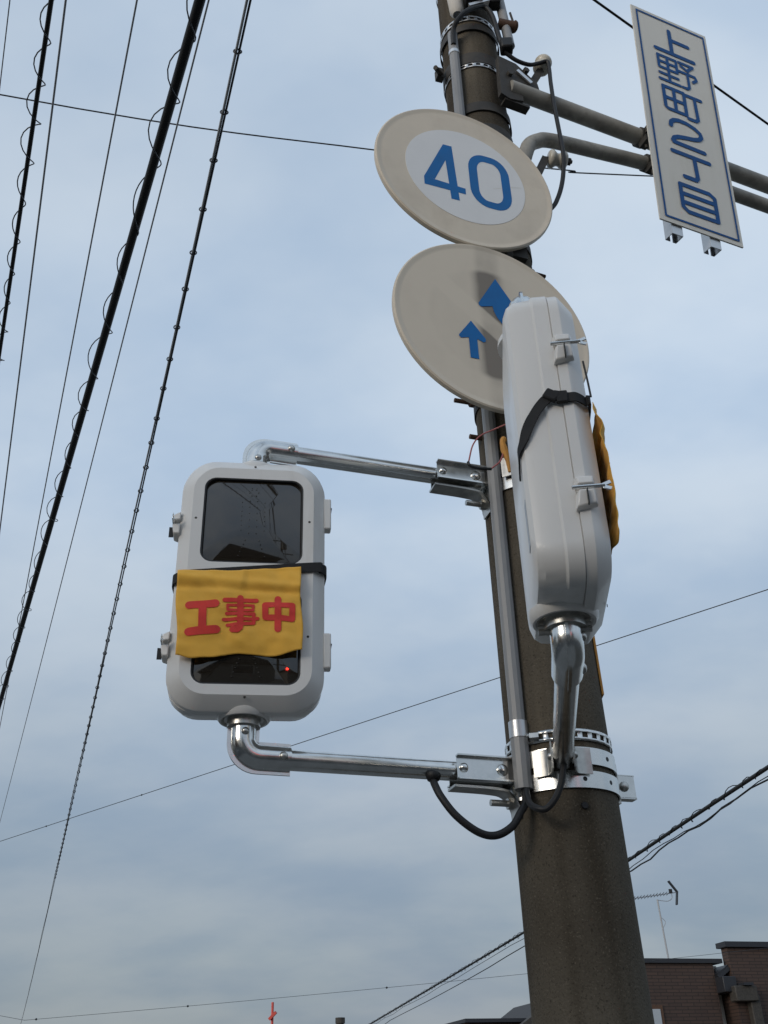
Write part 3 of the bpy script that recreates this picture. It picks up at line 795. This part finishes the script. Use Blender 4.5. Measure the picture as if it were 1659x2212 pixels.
# the thing's local frame: tilt turns -y downwards
fg = lambda a, b, l: Vector((a, -.0003-.0012-l, b))
k = Ink(fg)
for pts in ([(-.172, .566), (.178, .566)], [(.178, .566), (.176, -.563)], [(.176, -.563), (-.168, -.563)], [(-.168, -.563), (-.172, .566)]): k.stroke(pts, .0088)
k.done('border', 'dkblue', plate)
def glyph(strokes, x0, x1, z0, z1, wd):
    k = Ink(fg)
    for s in strokes: k.stroke([(lerp(x0, x1, a), lerp(z0, z1, b)) for a, b in s], wd)
    k.done('lettering', 'dkblue', plate)
glyph([[(.43, 1), (.43, .03)], [(.45, .62), (.90, .62)], [(0, .02), (1, .02)]], -.097, .100, .372, .512, .0205)
glyph([[(.03, .97), (.50, .97), (.50, .50), (.03, .50), (.03, .97)], [(.03, .735), (.5, .735)], [(.265, .97), (.265, .05)], [(.02, .27), (.50, .27)], [(0, .03), (.53, .03)],
       [(.58, .98), (.95, .98), (.80, .78)], [(.62, .86), (.80, .74)], [(.55, .62), (.97, .62), (1.0, .50), (.90, .38)], [(.77, .62), (.77, .10), (.72, .03), (.60, .03)]], -.098, .098, .190, .342, .0145)
glyph([[(.02, .97), (.56, .97), (.56, .12), (.08, .12), (.02, .18), (.02, .97)], [(.29, .97), (.29, .12)], [(.02, .55), (.56, .55)], [(.62, .93), (1.02, .93)], [(.84, .93), (.86, .10), (.80, .02), (.60, .02)]], -.092, .098, .014, .160, .0175)
two = [(0, .68), (.03, .83), (.13, .94), (.30, 1.0), (.55, .99), (.80, .90), (.95, .77), (.98, .62), (.90, .50), (.72, .42), (.45, .36), (.2, .29), (.06, .20), (0, .07), (.02, .02), (1, 0)]
glyph([two], -.078, .075, -.152, -.018, .0205)
glyph([[(0, .97), (1, .97)], [(.58, .97), (.60, .14), (.55, .03), (.24, .03)]], -.090, .091, -.325, -.198, .0205)
glyph([[(0, 1), (.86, 1), (1, .88), (1, 0), (.14, 0), (0, .14), (0, 1)], [(0, .66), (1, .66)], [(0, .33), (1, .33)]], -.077, .087, -.504, -.370, .0195)
for x in (-.115, .065):
    bm = B_()
    for (cx_, cy_, sx_, sy_) in ((0, .010, .050, .003), (-.024, .030, .003, .040), (.024, .030, .003, .040), (-.014, .050, .022, .003), (.014+.003, .0505, .016, .003)):
        box(bm, (x+cx_, cy_, -.020), (sx_, sy_, 1.222))
    obj('rail', bm, 'alu', gs, True)
for (u, z) in ((.60, 5.027), (.60, 4.868), (.80, 5.027), (.80, 4.878)):
    q = onp(u, z); bm = B_(); tube(bm, [q-U24*.014, q+U24*.014], .041 if z > 5 else .036, 16); box(bm, q-Vector((0, 0, .050 if z > 5 else .044))+N24*.02, (.03, .05, .03), Matrix((U24, -N24, Vector((0, 0, 1)))).transposed())
    obj('pipe_clamp', bm, 'old_steel', gs)
    bm = B_(); tube(bm, [q-Vector((0, 0, .04))+N24*.02, q-Vector((0, 0, .085))+N24*.02], .006, 8); obj('clamp_bolt', bm, 'old_steel', gs)
    bm = B_(); ribbon(bm, [q, q+N24*(.145-.05)], (0, 0, 1), .03, .012); obj('clamp_foot', bm, 'old_steel', gs)

# ------------------------------------------------------------------ insulators and the jumper cable
def insulator(c, axis, label, stem):
    t = thing('spool_insulator', c, label, 'insulator')
    axis = Vector(axis).normalized(); c = Vector(c)
    bm = B_(); lathe(bm, [(.008, .036), (.026, .036), (.034, .030), (.036, .020), (.030, .012), (.024, .004), (.024, -.004), (.030, -.012), (.036, -.020), (.034, -.030), (.026, -.036), (.008, -.036)], 28, c, axis); obj('spool', bm, 'porcelain', t, smooth=50)
    bm = B_(); tube(bm, [c-axis*.05, c+axis*.058], .007, 8); obj('pin', bm, 'old_steel', t)
    bm = B_(); hexnut(bm, c+axis*.046, axis, .015, .012); obj('nut', bm, 'old_steel', t)
    bm = B_(); ribbon(bm, [c-axis*.046, Vector(stem)], U18, .03, .012); obj('stem', bm, 'old_steel', t)
    return t
insulator((.712, 2.54, 5.272), (U24*.35+Vector((0, 0, 1))), 'white spool insulator standing above the upper grey pipe', onp(.085, 5.10))
insulator((.700, 2.525, 4.672), (U24*.97+N24*.25-Vector((0, 0, .06))), 'white spool insulator lying below the lower grey pipe', onp(.045, 4.55))
bm = B_(); tube(bm, smooth_path([(.545, 2.455, 5.247), (.557, 2.462, 5.240), (.596, 2.478, 5.218), (.647, 2.495, 5.214), (.690, 2.505, 5.236), (.724, 2.505, 5.245), (.728, 2.508, 5.20), (.722, 2.502, 5.101), (.716, 2.490, 4.946), (.716, 2.487, 4.80), (.716, 2.485, 4.70), (.714, 2.488, 4.63), (.700, 2.50, 4.532), (.674, 2.505, 4.446), (.640, 2.505, 4.385), (.56, 2.50, 4.32)]), .0085, 10)
tag(obj('jumper_cable', bm, 'black', None, origin=(.56, 2.5, 4.32)), 'black cable hanging down between the two white insulators', 'cable')

# ------------------------------------------------------------------ grey conduit on the pole and its cables
cd = thing('conduit', (.328, 2.487, 2.285), 'long grey plastic conduit running up the left side of the pole', 'conduit')
ca, cb = Vector((.328, 2.487, 2.285)), Vector((.346, 2.470, 5.395))
bm = B_(); tube(bm, [ca.lerp(cb, .052), cb], .0205, 11); obj('upper_pipe', bm, 'pvc', cd, smooth=10)
bm = B_(); tube(bm, [ca, ca.lerp(cb, .045)], .0235, 11); obj('end_sleeve', bm, 'pvc', cd, smooth=10)
bm = B_(); tube(bm, [ca.lerp(cb, .042), ca.lerp(cb, .056)], .0248, 20); obj('joint_ring', bm, 'alu', cd)
for f in (.40, .955):
    bm = B_(); tube(bm, [ca.lerp(cb, f), ca.lerp(cb, f+.006)], .0225, 20); obj('joint_ring', bm, 'alu', cd)
bm = B_(); tube(bm, [(.352, 2.462, 2.412), (.375, 2.458, 2.412)], .012, 6); obj('band_screw', bm, 'galv', cd)
bm = B_(); tube(bm, smooth_path([(.330, 2.485, 2.30), (.327, 2.475, 2.250), (.311, 2.462, 2.223), (.286, 2.451, 2.187), (.244, 2.438, 2.164), (.201, 2.426, 2.170), (.151, 2.420, 2.208), (.118, 2.425, 2.255), (.104, 2.44, 2.290), (.100, 2.465, 2.315)]), .0095, 12)
tag(obj('signal_cable', bm, 'black', None, origin=(.33, 2.485, 2.30)), 'thick black cable drooping from the long lower arm to the conduit end', 'cable')
bm = B_(); dome(bm, (.1015, 2.455, 2.316), (0, -.3, -1), .019, .015); 
o = bpy.data.objects['signal_cable']; obj('grommet', bm, 'black', o)
bm = B_(); tube(bm, smooth_path([(.332, 2.482, 2.295), (.332, 2.44, 2.240), (.345, 2.40, 2.215), (.365, 2.39, 2.212), (.389, 2.388, 2.236), (.407, 2.388, 2.273), (.418, 2.385, 2.32), (.421, 2.375, 2.338)]), .008, 10)
tag(obj('signal_cable', bm, 'black', None, origin=(.332, 2.482, 2.295)), 'short black cable curving from the conduit end up into the forward arm', 'cable')

# ------------------------------------------------------------------ gear near the top of the pole
tg = thing('cable_bracket', ax(5.45), 'dark cable bracket and clamps near the top of the concrete pole', 'bracket')
bm = B_(); tube(bm, smooth_path([(.344, 2.452, 5.30), (.346, 2.440, 5.37), (.361, 2.42, 5.405), (.398, 2.41, 5.450), (.443, 2.42, 5.495), (.487, 2.435, 5.521), (.514, 2.440, 5.465), (.532, 2.448, 5.322), (.548, 2.455, 5.247)]), .0105, 10); obj('riser_cable', bm, 'black', tg)
bm = B_(); box(bm, (.445, 2.425, 5.60), (.075, .05, .12)); obj('junction_box', bm, 'black', tg, bevel=.006)
bm = B_(); box(bm, (.530, 2.445, 5.585), (.05, .05, .085)); obj('junction_box', bm, 'black', tg, bevel=.006)
bm = B_(); ribbon(bm, [(.42, 2.43, 5.515), (.50, 2.43, 5.545), (.56, 2.45, 5.63)], N18, .03, .014); obj('bracket_strap', bm, 'alu', tg)
bm = B_(); tube(bm, [(.575, 2.47, 5.30), (.548, 2.48, 5.90)], .020, 14); obj('riser_pipe', bm, 'pvc', tg)
bm = B_(); tube(bm, [(.54, 2.46, 5.442), (.61, 2.475, 5.438)], .022, 12); dome(bm, (.607, 2.475, 5.44), U18, .026, .014); obj('strain_clamp', bm, 'rust', tg)
bm = B_(); tube(bm, [(.603, 2.465, 5.45), (.594, 2.46, 5.515)], .005, 8); obj('pin', bm, 'old_steel', tg)
bm = B_(); box(bm, (.556, 2.452, 5.275), (.05, .05, .06)); obj('splice_block', bm, 'black', tg, bevel=.008)
collar('pole_band', 5.42, 5.46, .010, 'old_steel', tg)
bm = B_(); lathe(bm, [(.018, 0), (.03, .02), (.034, .12), (.03, .22)], 14, (.372, 2.452, 5.50), (-.02, 0, 1)); obj('cable_hood', bm, 'offwhite', tg)

# ------------------------------------------------------------------ overhead cables
def line_path(p0, yaw, a, b, s0, s1, n=60, back=0.0):
    d = -hdir(yaw)[1]; out = []
    for i in range(n+1):
        s = s0+(s1-s0)*(i/n)
        z = p0[2]+(a*s+b*s*s if s > 0 else back*s*s+a*s)
        out.append(Vector((p0[0]+d.x*s, p0[1]+d.y*s, z)))
    return out
def helix(path, r, pitch, wr, off, m, parent, name, n=10, jit=.25):
    bm = B_(); fr = frames(path); pts = []; acc = 0; last = fr[0][0]; ph = 0
    L_ = sum((path[i+1]-path[i]).length for i in range(len(path)-1)); steps = int(L_/pitch*n)
    cum = [0]
    for i in range(len(path)-1): cum.append(cum[-1]+(path[i+1]-path[i]).length)
    j = 0
    for k in range(steps+1):
        s = L_*k/steps
        while j < len(cum)-2 and cum[j+1] < s: j += 1
        q = (s-cum[j])/max(1e-9, cum[j+1]-cum[j])
        p, t, u, v = fr[j]; p = path[j].lerp(path[j+1], q)
        a = 2*math.pi*s/pitch+.9*math.sin(s*2.1)+.5*math.sin(s*5.3+1)
        rr = r*(1+jit*math.sin(s*3.7+1)+jit*.5*math.sin(s*9.1))
        pts.append(p+u*(rr*math.cos(a)-off*.6)-v*(rr*math.sin(a))-U20*off*.7)
    tube(bm, pts, wr, 5); return obj(name, bm, m, parent, smooth=80)
def cable(path, r, label, m='wire', name='overhead_cable', n=8):
    o0 = path[0]; bm = B_(); tube(bm, path, r, n)
    return tag(obj(name, bm, m, None, origin=o0, smooth=80), label, 'cable')
# bundles along the street
hp = line_path((-.630, 2.171, 5.2), 24.4, 0, 0, -14.5, 13.0, 90)
h = cable(hp, .0205, 'thickest black overhead cable wound with loose spiral wire', 'cable', n=12)
helix(line_path((-.630, 2.171, 5.2), 24.4, 0, 0, -3, 13, 90), .036, .36, .0030, .016, 'wire', h, 'spiral_wrap', 14)
lp_ = line_path((-1.184, 2.152, 5.2), 24.0, -.03, .001, -14, 5.5, 60)
l1 = cable(lp_, .0095, 'thinner black overhead cable wound with spiral wire, outermost from the signals', 'cable')
helix(line_path((-1.184, 2.152, 5.2), 24.0, -.03, .001, -3, 5.5, 60), .026, .215, .0028, .006, 'wire', l1, 'spiral_wrap', 12)
ep = line_path((-.440, 2.177, 5.2), 19.25, -.015, .0005, -14, 75, 140)
E1 = cable(ep, .0046, 'overhead wire pair with ring clips, closest of the street wires to the signals', 'wire')
bm = B_(); off = U20*-.0115+Vector((0, 0, .003)); tube(bm, [p+off*(1+.3*math.sin(i*.7)) for i, p in enumerate(ep)], .0056, 8); obj('paired_wire', bm, 'strand', E1, smooth=80)
ddE = -hdir(19.25)[1]
s = -.05; kk = 0
while s < 16:
    p = Vector((-.440+ddE.x*s, 2.177+ddE.y*s, 5.2-.015*s+.0005*s*s))+off*.5
    bm = B_(); lathe(bm, [(.014, -.005), (.019, 0), (.014, .005), (.012, 0), (.014, -.005)], 12, p, ddE+U20*.2); obj('ring_clip', bm, 'wire', E1)
    s += .272+.02*math.sin(kk*2.3); kk += 1
cable(line_path((-.663, 2.413, 5.6), 22.4, .025, .001, -14, 60, 120), .0042, 'plain grey overhead wire running between the thickest cable and the clipped pair', 'wire_pale')
cable(line_path((-1.105, 2.763, 6.2), 22.5, -.01, .001, -14, 50, 120), .0048, 'plain grey overhead wire crossing behind the thickest black cable', 'wire_pale')
cable(line_path((-1.444, 2.752, 6.2), 22.3, -.04, 0, -14, 30, 60), .0056, 'plain grey overhead wire beside the outermost spiral wound cable', 'wire_pale')
cable(line_path((-1.783, 2.862, 6.4), 24.45, .01, .002, -14, 8, 50), .0032, 'faint thin overhead wire farthest out from the pole', 'wire_pale')
# wires crossing the street
def straight(a, b, sag=0.0, n=40):
    a, b = Vector(a), Vector(b)
    return [a.lerp(b, i/n)-Vector((0, 0, sag*4*(i/n)*(1-i/n))) for i in range(n+1)]
cable(smooth_path([(-9, 2.7, 8.0), (-2.69, 4.52, 8.0), (.02, 5.11, 8.0), (1.53, 5.36, 8.0), (2.25, 5.45, 8.0), (9, 6.05, 8.0)]), .0055, 'thin high wire crossing behind the round forty sign', 'wire')
x2 = straight((-9.5, 18.87, 5.5), (6.6, 5.25, 5.5), 0, 10)
X2 = cable(x2, .0048, 'thin wire with small clips slanting behind the lower signal arm', 'wire')
for f in (.26, .372): 
    q = x2[0].lerp(x2[-1], f); bm = B_(); lathe(bm, [(.004, -.02), (.013, 0), (.004, .02)], 10, q, x2[-1]-x2[0]); obj('wire_clip', bm, 'wire', X2)
x3 = straight((-8.3, 24.37, 3.59), (12.5, 26.2, 5.05), .08, 20)
X3 = cable(straight((-13.5, 23.9, 4.75), x3[0], .05, 8)[:-1]+x3, .0042, 'faintest wire low over the far rooftops', 'wire')
for f in (.012, .17, .385):
    q = x3[0].lerp(x3[-1], f)-Vector((0, 0, .08*4*f*(1-f))); bm = B_(); lathe(bm, [(.004, -.03), (.028, 0), (.004, .03)], 10, q, x3[-1]-x3[0]); obj('wire_clip', bm, 'wire', X3)
cable(straight((.02, 2.90, 8.0), (4.5, 6.00, 8.0), 0, 10), .0088, 'dark wire passing behind the place name sign', 'cable')
# bundle of twisted cables beyond the pole
def dir_line(pts, n=60):
    return smooth_path(pts, n//(len(pts)-1))
bp_ = dir_line([(-3.9, 70, 5.5), (-1.53, 56.06, 5.5), (3.24, 27.55, 5.5), (4.32, 19.21, 5.5), (5.13, 13.44, 5.5), (6.2, 6.5, 5.5)])
b1 = cable(bp_, .030, 'thick dark cable bundle slanting up beyond the pole towards the right', 'cable')
bp2 = [p+Vector((.10, .05, -.075+.03*math.sin(p.y*1.5)+.012*math.sin(p.y*5))) for p in bp_]
bm = B_(); tube(bm, bp2, .008, 6); obj('hanger_wire', bm, 'cable', b1)
helix(bp_, .048, .55, .007, .01, 'cable', b1, 'spiral_wrap', 8)
b2p = dir_line([(-2.9, 70, 5.5), (-.83, 56.35, 5.5), (3.78, 28.2, 5.47), (4.57, 20.07, 5.5), (5.33, 14.08, 5.52), (6.5, 6.5, 5.6)])
b2p = [p+Vector((0, 0, .025*math.sin(p.y*2.2)+.015*math.sin(p.y*4.9))) for p in b2p]
cable(b2p, .014, 'thin wavy cable hanging just below the thick dark cable bundle', 'cable')

# ------------------------------------------------------------------ far buildings
UB, NB = hdir(16)
def fb(x, z, back=0.0):    # point on the far facade plane, x metres along it
    return Vector((x, 34.5+(x-8.5)*.2867, z))-NB*back
def block(bm, x0, x1, z0, z1, front=0.0, back=6.0):
    r_ = [fb(x0, 0, front), fb(x1, 0, front), fb(x1, 0, back), fb(x0, 0, back)]
    loft(bm, [[Vector((p.x, p.y, z0)) for p in r_], [Vector((p.x, p.y, z1)) for p in r_]])
hb = thing('tiled_building', fb(9, 0), 'brown tiled flat roofed building under the rooftop aerial', 'building')
bm = B_(); block(bm, 7.1, 10.10, 0, 5.45); obj('wall', bm, 'stone', hb)
bm = B_(); block(bm, 7.05, 10.40, 5.45, 5.58, -.10, 6.1); obj('coping', bm, 'coping', hb)
bm = B_(); block(bm, 10.55, 17, 0, 5.40, -.25, 6.0); obj('wall', bm, 'stone', hb)
bm = B_(); block(bm, 10.55, 17, 5.40, 5.90, -.25, .10); obj('parapet', bm, 'stone', hb)
bm = B_(); block(bm, 10.42, 17.1, 5.90, 6.06, -.4, .16); obj('coping', bm, 'coping', hb)
bm = B_(); block(bm, 10.11, 10.54, 0, 5.44, .55, 6.0); obj('recess_wall', bm, 'offwhite', hb)
bm = B_(); ribbon(bm, [fb(10.11, 5.10, .3), fb(10.54, 5.38, .3)], NB, .9, .05); ribbon(bm, [fb(10.11, 5.02, .25), fb(10.54, 5.29, .25)], NB, .9, .11); obj('porch_roof', bm, 'coping', hb)
bm = B_(); block(bm, 10.09, 10.54, 4.58, 5.03, -.45, .5); obj('eaves_box', bm, 'coping', hb, bevel=.02)
bm = B_(); block(bm, 10.32, 11.08, 4.30, 4.74, -.65, -.26); gt = obj('gutter', bm, 'old_steel', hb, bevel=.03)
bm = B_(); block(bm, 10.58, 10.92, 4.74, 4.82, -.75, -.26); obj('gutter_cap', bm, 'coping', gt)
bm = B_(); block(bm, 10.86, 11.20, 0, 4.48, -.52, -.26); obj('downpipe', bm, 'old_steel', hb, bevel=.03)
bm = B_(); block(bm, 7.3, 8.12, 2.6, 4.25, -.06, .0); wd = obj('window', bm, 'rust', hb)
bm = B_(); block(bm, 7.3, 8.02, 2.6, 4.14, -.075, -.061); obj('pane', bm, 'tag', wd)
# low house left of the pole foot
lh = thing('low_house', fb(4.2, 0), 'low brown house with dark gable roof peeping out beside the pole', 'house')
bm = B_(); block(bm, 1.95, 5.9, 0, 3.83, .2, 5); obj('wall', bm, 'stone', lh)
bm = B_(); block(bm, 1.9, 5.95, 3.83, 3.93, 0, 5.1); obj('eaves', bm, 'coping', lh)
bm = B_(); ribbon(bm, [fb(3.4, 3.62, -.3), fb(4.9, 4.60, -.3), fb(6.4, 3.62, -.3)], NB, .3, .16); gbl = obj('gable_verge', bm, 'old_steel', lh)
bm = B_(); v = [fb(3.5, 3.62, -.1), fb(6.3, 3.62, -.1), fb(4.9, 4.54, -.1)]; loft(bm, [v, [p-NB*4 for p in v]]); obj('gable', bm, 'roof', lh)
# roof aerial
ra = thing('roof_aerial', fb(8.62, 5.55, 1.5), 'thin television aerial mast with comb boom on the tiled building', 'aerial')
bm = B_(); tube(bm, [fb(8.78, 5.4, .3), fb(8.72, 7.42, .3)], .028, 8); obj('mast', bm, 'wire_pale', ra)
bm = B_(); tube(bm, [fb(7.2, 7.34, .3), fb(9.42, 7.66, .3)], .014, 6); bo = obj('boom', bm, 'wire_pale', ra)
for i in range(17):
    q = fb(7.3, 7.355, .3).lerp(fb(9.15, 7.625, .3), i/16); bm = B_(); tube(bm, [q-NB*.14+Vector((0, 0, -.035)), q+NB*.14+Vector((0, 0, .035))], .010, 5); obj('element', bm, 'wire', bo)
bm = B_(); ribbon(bm, [fb(9.22, 8.02, .3), fb(9.47, 7.68, .3), fb(9.38, 7.27, .3)], NB, .10, .04); obj('reflector', bm, 'wire', ra)
bm = B_(); box(bm, fb(9.24, 7.70, .3), (.10, .08, .12)); obj('feed_box', bm, 'black', ra)
bm = B_(); tube(bm, smooth_path([fb(9.26, 7.64, .3), fb(9.25, 7.48, .3), fb(9.08, 7.38, .3), fb(8.74, 7.40, .3)]), .012, 6); obj('feed_cable', bm, 'wire_pale', ra)
bm = B_(); tube(bm, smooth_path([fb(8.76, 6.85, .27), fb(8.86, 6.72, .27), fb(8.77, 6.56, .27)]), .010, 6); obj('slack_cable', bm, 'wire_pale', ra)
# distant red mast and post
rm = thing('red_mast', (-6.9, 59.6, 0), 'slim distant red and white mast low in the sky', 'mast')
for i in range(5):
    bm = B_(); tube(bm, [(-6.9, 59.6, i*1.38+.05), (-6.9, 59.6, i*1.38+1.38+.05)], .10-.008*i, 8); obj('section', bm, 'redpaint' if i % 2 == 0 else 'offwhite', rm)
bm = B_(); ribbon(bm, [(-7.05, 59.5, 6.12), (-6.68, 59.4, 6.45)], (0, 1, 0), .2, .14); obj('aerial_dish', bm, 'redpaint', rm)
fp = thing('far_post', (-1.63, 29.97, 0), 'distant dark post whose tip just shows over the horizon', 'post')
bm = B_(); tube(bm, [(-1.63, 29.97, 0), (-1.63, 29.97, 3.72)], .10, 10); obj('shaft', bm, 'old_steel', fp)
bm = B_(); tube(bm, [(-1.63, 29.97, 3.72), (-1.63, 29.97, 3.86)], .13, 10); obj('cap', bm, 'old_steel', fp)

# ------------------------------------------------------------------ behind the viewer: what the dark lenses and bright pipes mirror
ho = thing('gabled_house', (.3, -15, 0), 'two storey house with dark gable roof mirrored in the signal lens', 'house')
bm = B_(); loft(bm, [[(-3.4, -20, 0), (3.6, -20, 0), (3.6, -13, 0), (-3.4, -13, 0)], [(-3.4, -20, 5.0), (3.6, -20, 5.0), (3.6, -13, 5.0), (-3.4, -13, 5.0)]]); obj('wall', bm, 'grey_house', ho)
bm = B_(); v = [(-3.8, -12.6, 4.6), (3.9, -12.6, 4.6), (.1, -12.6, 6.7)]; loft(bm, [[Vector(p) for p in v], [Vector(p)+Vector((0, -8, 0)) for p in v]]); rf = obj('roof', bm, 'roof', ho)
bm = B_(); box(bm, (-1.5, -14, 6.7), (.35, .35, 1.6)); obj('chimney', bm, 'roof', rf)
for x in (-1.6, 1.4):
    bm = B_(); box(bm, (x, -12.98, 3.7), (1.5, .06, 1.2)); f_ = obj('window', bm, 'offwhite', ho)
    bm = B_(); box(bm, (x, -12.94, 3.7), (1.36, .02, 1.06)); obj('pane', bm, 'glass', f_)
for (x, y, w_, d_, h_, mw, lb) in ((-10.5, -17, 7, 8, 5.2, 'offwhite', 'added cream two storey house beside the gabled house, unseen, for the steel to mirror'), (13.0, -22, 8, 8, 6.2, 'grey_house', 'added tall grey house behind the road traffic signal, unseen, for the steel to mirror'),
                               (-19, -10, 8, 9, 6.0, 'stone', 'added brown tiled house across the street, unseen, for the steel to mirror'), (-17.5, 6, 7, 9, 5.6, 'old_pipe', 'added low slate grey house across the street, unseen, for the steel to mirror')):
    q = thing('reflection_house', (x, y, 0), lb, 'house', group='added houses for steel reflections')  # unseen houses, added only to give the bright steel something to mirror
    bm = B_(); box(bm, (x, y, h_/2), (w_, d_, h_)); obj('wall', bm, mw, q)
    bm = B_(); v = [(x-w_*.58, y, h_-.15), (x+w_*.58, y, h_-.15), (x, y, h_+1.9)]; loft(bm, [[Vector(p)+Vector((0, d_*.56, 0)) for p in v], [Vector(p)-Vector((0, d_*.56, 0)) for p in v]]); obj('roof', bm, 'roof', q)
p2 = thing('utility_pole', (4.55, -10.7, 0), 'second utility pole with crossarms mirrored in the signal lens', 'utility pole')
bm = B_(); tube(bm, [(4.55, -10.7, 0), (4.55, -10.7, 9.2)], [.17, .11], 20); obj('shaft', bm, 'concrete', p2)
for z in (5.25, 6.4, 8.0):
    bm = B_(); box(bm, (4.7, -10.75, z), (2.2, .09, .09), Matrix.Rotation(R(20), 3, 'Z')); obj('crossarm', bm, 'old_steel', p2)
bm = B_(); tube(bm, [(4.75, -10.45, 6.9), (4.75, -10.45, 7.7)], .26, 18); obj('transformer', bm, 'old_pipe', p2)
tl = thing('vehicle_signal', (9.0, -14.8, 0), 'road traffic signal showing red, mirrored in the signal lenses', 'traffic signal')
bm = B_(); tube(bm, bend([(9.2, -14.8, 0), (9.2, -14.8, 6.2), (7.25, -14.2, 6.2)], .5), .07, 12); obj('pole', bm, 'old_pipe', tl)
bm = B_(); fwdl = (Vector((-.3, 2.25, 2.8))-Vector((7.55, -14.1, 5.6))).normalized(); rt_ = Vector((0, 0, 1)).cross(fwdl).normalized(); upl = fwdl.cross(rt_)
rotl = Matrix((rt_, fwdl, upl)).transposed()
cl_ = Vector((7.55, -14.1, 5.6)); box(bm, cl_, (1.25, .10, .45), rotl); obj('housing', bm, 'white', tl, bevel=.04)
for i, mm in ((-1, 'lampoff'), (0, 'lampoff'), (1, 'redlamp')):
    bm = B_(); dome(bm, cl_+rt_*(.38*i)+fwdl*.055, fwdl, .15, .03, 24); obj('lamp', bm, mm, tl)
